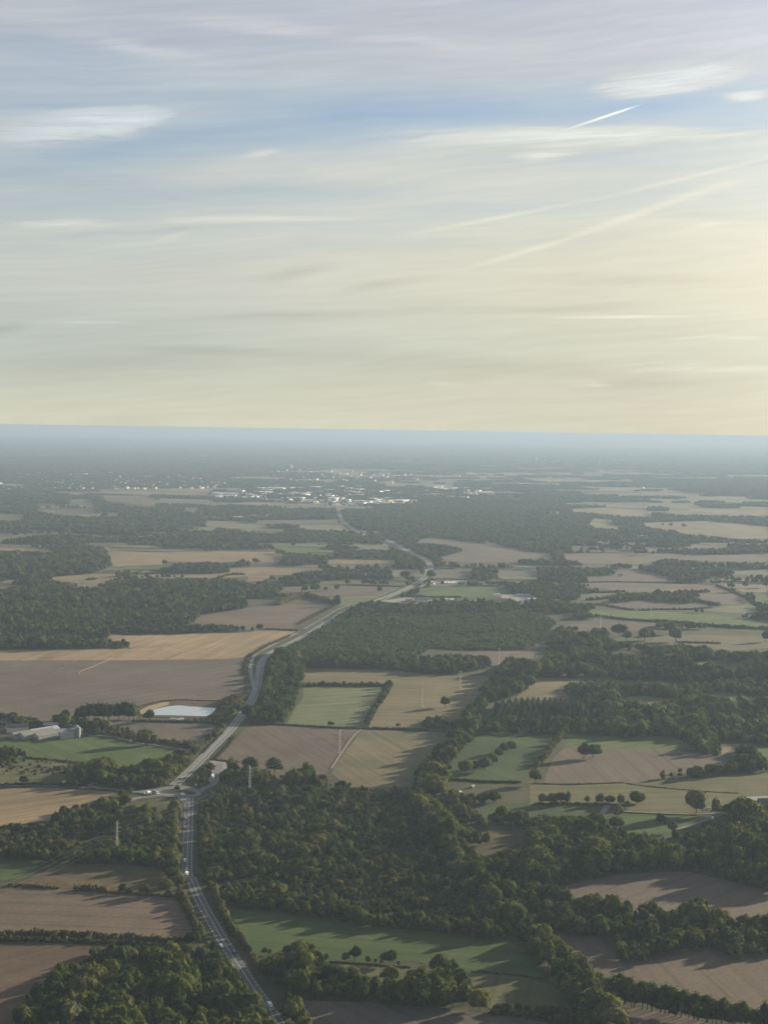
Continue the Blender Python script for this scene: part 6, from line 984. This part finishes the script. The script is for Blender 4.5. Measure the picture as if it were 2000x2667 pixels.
def gpylon(c, x, y, h_, label, ang): pylon(gnd(*cp(c, [(x, y)])[0]), ang, h_, label)
gpylon('G', 583, 268, 24, 'slim pylon beside the thorn meadow', .6)
def pole(c, x, y, hpx, label, r_=.17):
    p, h_ = hm(c, x, y, hpx); e = empty('utility_pole', tuple(p)); m = MB(); m.tube((0, 0, 0), (0, 0, h_), r_, r_*.7, n=6); m.build('post', DARKW, e); m = MB(); m.box((0, 0, h_-.6), (2.2, .16, .16)); m.build('crossbar', DARKW, e); tag(e, label, 'utility pole')
for a in [('D', 1220, 890, 42, 'wooden pole behind the pond'), ('D', 908, 920, 42, 'wooden pole at the sandy corner of the pond'), ('D', 135, 1000, 66, 'wooden pole at the near left of the wide bare field'), ('G', 302, 76, 64, 'wooden pole at the edge of the green crop'), ('P', 905, 1010, 90, 'dark pole at the entrance of the parking area'), ('P', 910, 1235, 150, 'lamp post at the near end of the parking area'), ('F', 1490, 760, 46, 'pale pole above the right hand wood')][:6]: pole(*a)

# ------------------------------------------------------------------ vehicles
PAINTS = {n: plain(n+'_car_paint', c, .3, .1, .02, spec=.6) for n, c in dict(white=(.78, .78, .78), grey=(.20, .21, .22), dark=(.03, .033, .04), silver=(.5, .51, .52), red=(.3, .03, .03)).items()}
LAMP = plain('lamp_glass', (.6, .6, .55), .2, spec=.6)
def wheels(e, xs, y, r_):
    for x in xs:
        for s in (-1, 1):
            m = MB(); m.tube((x, s*y-.12, r_), (x, s*y+.12, r_), r_, n=12); m.build('wheel', RUB, e)
def place(e, c, x, y, x2, y2):
    p = gnd(*cp(c, [(x, y)])[0]); q = gnd(*cp(c, [(x2, y2)])[0]); e.location = (p[0], p[1], ROADZ+.31); e.rotation_euler.z = math.atan2(q[1]-p[1], q[0]-p[0])
def car(col, label, c, x, y, x2, y2, tall=1.0):
    e = empty('car', (0, 0, 0)); m = MB(); prof = [(-2.1, .3), (2.1, .3), (2.15, .72), (1.95, .88), (.95, .98), (-1.95, 1.0), (-2.15, .8)]
    def ext(mb, pr, hw, top=None, mm=0):
        n = len(pr); mb.add([(x_, -hw, z) for x_, z in pr]+[(x_, hw, z) for x_, z in pr], [tuple(range(n)), tuple(range(2*n-1, n-1, -1))]+[(i, i+n, (i+1) % n+n, (i+1) % n) for i in range(n)], mm)
    ext(m, prof, .88); m.build('body', PAINTS[col], e); m = MB(); m.add([(-1.7, -.8, .98), (1.0, -.8, .98), (1.0, .8, .98), (-1.7, .8, .98), (-1.25, -.64, 1.42*tall), (.25, -.64, 1.42*tall), (.25, .64, 1.42*tall), (-1.25, .64, 1.42*tall)], [(0, 1, 5, 4), (1, 2, 6, 5), (2, 3, 7, 6), (3, 0, 4, 7)]); m.build('window', GLASS, e)
    m = MB(); m.box((-.5, 0, 1.42*tall-.02), (1.55, 1.3, .06)); m.build('roof', PAINTS[col], e); wheels(e, (-1.3, 1.3), .8, .32)
    for s in (-1, 1): m = MB(); m.box((2.13, s*.62, .6), (.08, .34, .16)); m.build('headlight', LAMP, e)
    place(e, c, x, y, x2, y2); tag(e, label, 'car'); return e
def van(col, label, c, x, y, x2, y2, L_=5.6, h_=2.4, name='van', cat='van'):
    e = empty(name, (0, 0, 0)); m = MB(); pr = [(-L_/2, .4), (L_/2, .4), (L_/2, 1.1), (L_/2-.9, 1.35), (L_/2-1.5, h_), (-L_/2, h_)]; n = len(pr); hw = 1.0
    m.add([(a, -hw, z) for a, z in pr]+[(a, hw, z) for a, z in pr], [tuple(range(n)), tuple(range(2*n-1, n-1, -1))]+[(i, i+n, (i+1) % n+n, (i+1) % n) for i in range(n)]); m.build('body', PAINTS[col], e)
    m = MB(); m.add([(L_/2-.92, -.85, 1.42), (L_/2-.92, .85, 1.42), (L_/2-1.46, .85, h_-.15), (L_/2-1.46, -.85, h_-.15)], [(0, 1, 2, 3)]); m.build('windscreen', GLASS, e); wheels(e, (-L_/2+1, L_/2-1), .92, .38)
    for s in (-1, 1): m = MB(); m.box((L_/2+.01, s*.7, .7), (.08, .3, .2)); m.build('headlight', LAMP, e)
    place(e, c, x, y, x2, y2); tag(e, label, cat); return e
def truck(label, c, x, y, x2, y2, box='white', L_=9, name='truck'):
    e = empty(name, (0, 0, 0)); m = MB(); m.box((-.9, 0, 1.0), (L_-2.4, 2.5, 2.6)); m.build('cargo_box', PAINTS[box], e); m = MB(); m.box((L_/2-1.0, 0, .7), (1.9, 2.3, 2.2), top=(.85, .95)); m.build('cab', PAINTS['white'], e); m = MB(); m.box((-.3, 0, .6), (L_-.8, 1.1, .35)); m.build('chassis', RUB, e); m = MB(); m.box((L_/2-.12, 0, 1.7), (.12, 2.0, .8)); m.build('windscreen', GLASS, e); wheels(e, (-L_/2+1.4, -L_/2+2.6, L_/2-1.2), 1.05, .5); place(e, c, x, y, x2, y2); tag(e, label, 'truck'); return e
car('grey', 'grey car just below the roundabout', 'H', 290, 536, 286, 700); car('white', 'white car leading the middle three on the straight road', 'H', 285, 613, 280, 700); car('dark', 'dark car between two pale cars on the straight road', 'H', 285, 658, 280, 760); car('silver', 'silver car ending the middle three on the straight road', 'H', 280, 692, 276, 800, 1.1)
van('white', 'white van alone on the straight road', 'H', 273, 982, 272, 1080, 5.2, 2.2); car('white', 'small white car behind the truck', 'H', 283, 1052, 284, 1100); truck('white box truck where the straight road starts to bend', 'H', 290, 1112, 302, 1180); car('dark', 'dark car close in front of the white truck', 'H', 293, 1146, 310, 1200)
van('dark', 'dark vehicle with a bright roof edge at the bend near the grass field', 'L', 166, 538, 120, 470, 4.6, 1.8, 'car', 'car'); truck('silver truck at the bottom beside the dense wood', 'L', 424, 940, 470, 1020, 'silver', 8.5); van('white', 'white van parked on the verge of the lower road', 'L', 75, 492, 110, 540, 6, 1.4, 'van', 'van')
car('silver', 'car furthest up the oblique stretch of the main road', 'P', 1355, 400, 1300, 470); car('grey', 'car approaching the roundabout on the oblique stretch', 'P', 1243, 488, 1180, 570)
van('white', 'bright white van crossing the roundabout', 'P', 604, 1392, 700, 1390, 5, 2.4); van('white', 'bright white vehicle west of the roundabout', 'P', 178, 1358, 240, 1340, 4.8, 2.2); truck('grey truck entering the roundabout from the west', 'P', 262, 1372, 330, 1390, 'grey', 8); car('silver', 'silver car following the bright vehicle west of the roundabout', 'P', 130, 1368, 180, 1350)
truck('long white lorry trailer parked in the lay-by', 'P', 972, 1172, 1000, 1110, 'white', 14, 'lorry'); van('white', 'white van on the dirt track by the right hand wood', 'J', 1257, 512, 1270, 480, 5.5, 2.6); car('white', 'white car beside the ragged tree at the yard', 'J', 1232, 436, 1290, 430)
car('white', 'white car near the warehouses on the main road', 'Q', 880, 332, 930, 300, 1.3); car('white', 'white car below the other on the far main road', 'Q', 775, 394, 820, 370, 1.3); car('grey', 'grey car on the inside of the wide bend', 'Q', 372, 660, 378, 640); car('silver', 'silver car entering the wide bend', 'Q', 383, 632, 400, 615)
for i, (x, y) in enumerate([(705, 112), (742, 115), (772, 115), (798, 112), (560, 108), (595, 130)]): van('white', ('brightest white van in the vehicle yard', 'white van second in the vehicle yard row', 'white van third in the vehicle yard row', 'white van closing the vehicle yard row', 'white van by the yard entrance', 'white van apart from the vehicle yard row')[i], 'T', x, y, x+20, y-4, 7, 3)
def sign(c, x, y, w_, h_, z, label, mat=WHITE):
    p = gnd(*cp(c, [(x, y)])[0]); e = empty('road_sign', (p[0], p[1], 0)); m = MB(); m.tube((-w_*.3, 0, 0), (-w_*.3, 0, z+h_), .07, n=5); m.tube((w_*.3, 0, 0), (w_*.3, 0, z+h_), .07, n=5); m.build('post', METAL, e); m = MB(); m.box((0, -.12, z), (w_, .08, h_)); m.build('panel', mat, e); tag(e, label, 'road sign')
sign('H', 418, 806, 2.2, 4, 2, 'white panel standing in the trees right of the straight road'); sign('H', 368, 335, 2, 1.6, 2, 'small sign on the wedge beside the roundabout'); sign('K', 485, 445, 1.2, 2.2, 1.5, 'small white panel standing in the double hedge'); sign('P', 912, 965, 1.6, 1.6, 3, 'small white sign at the parking area entrance')

print('OBJECTS', len(bpy.data.objects))
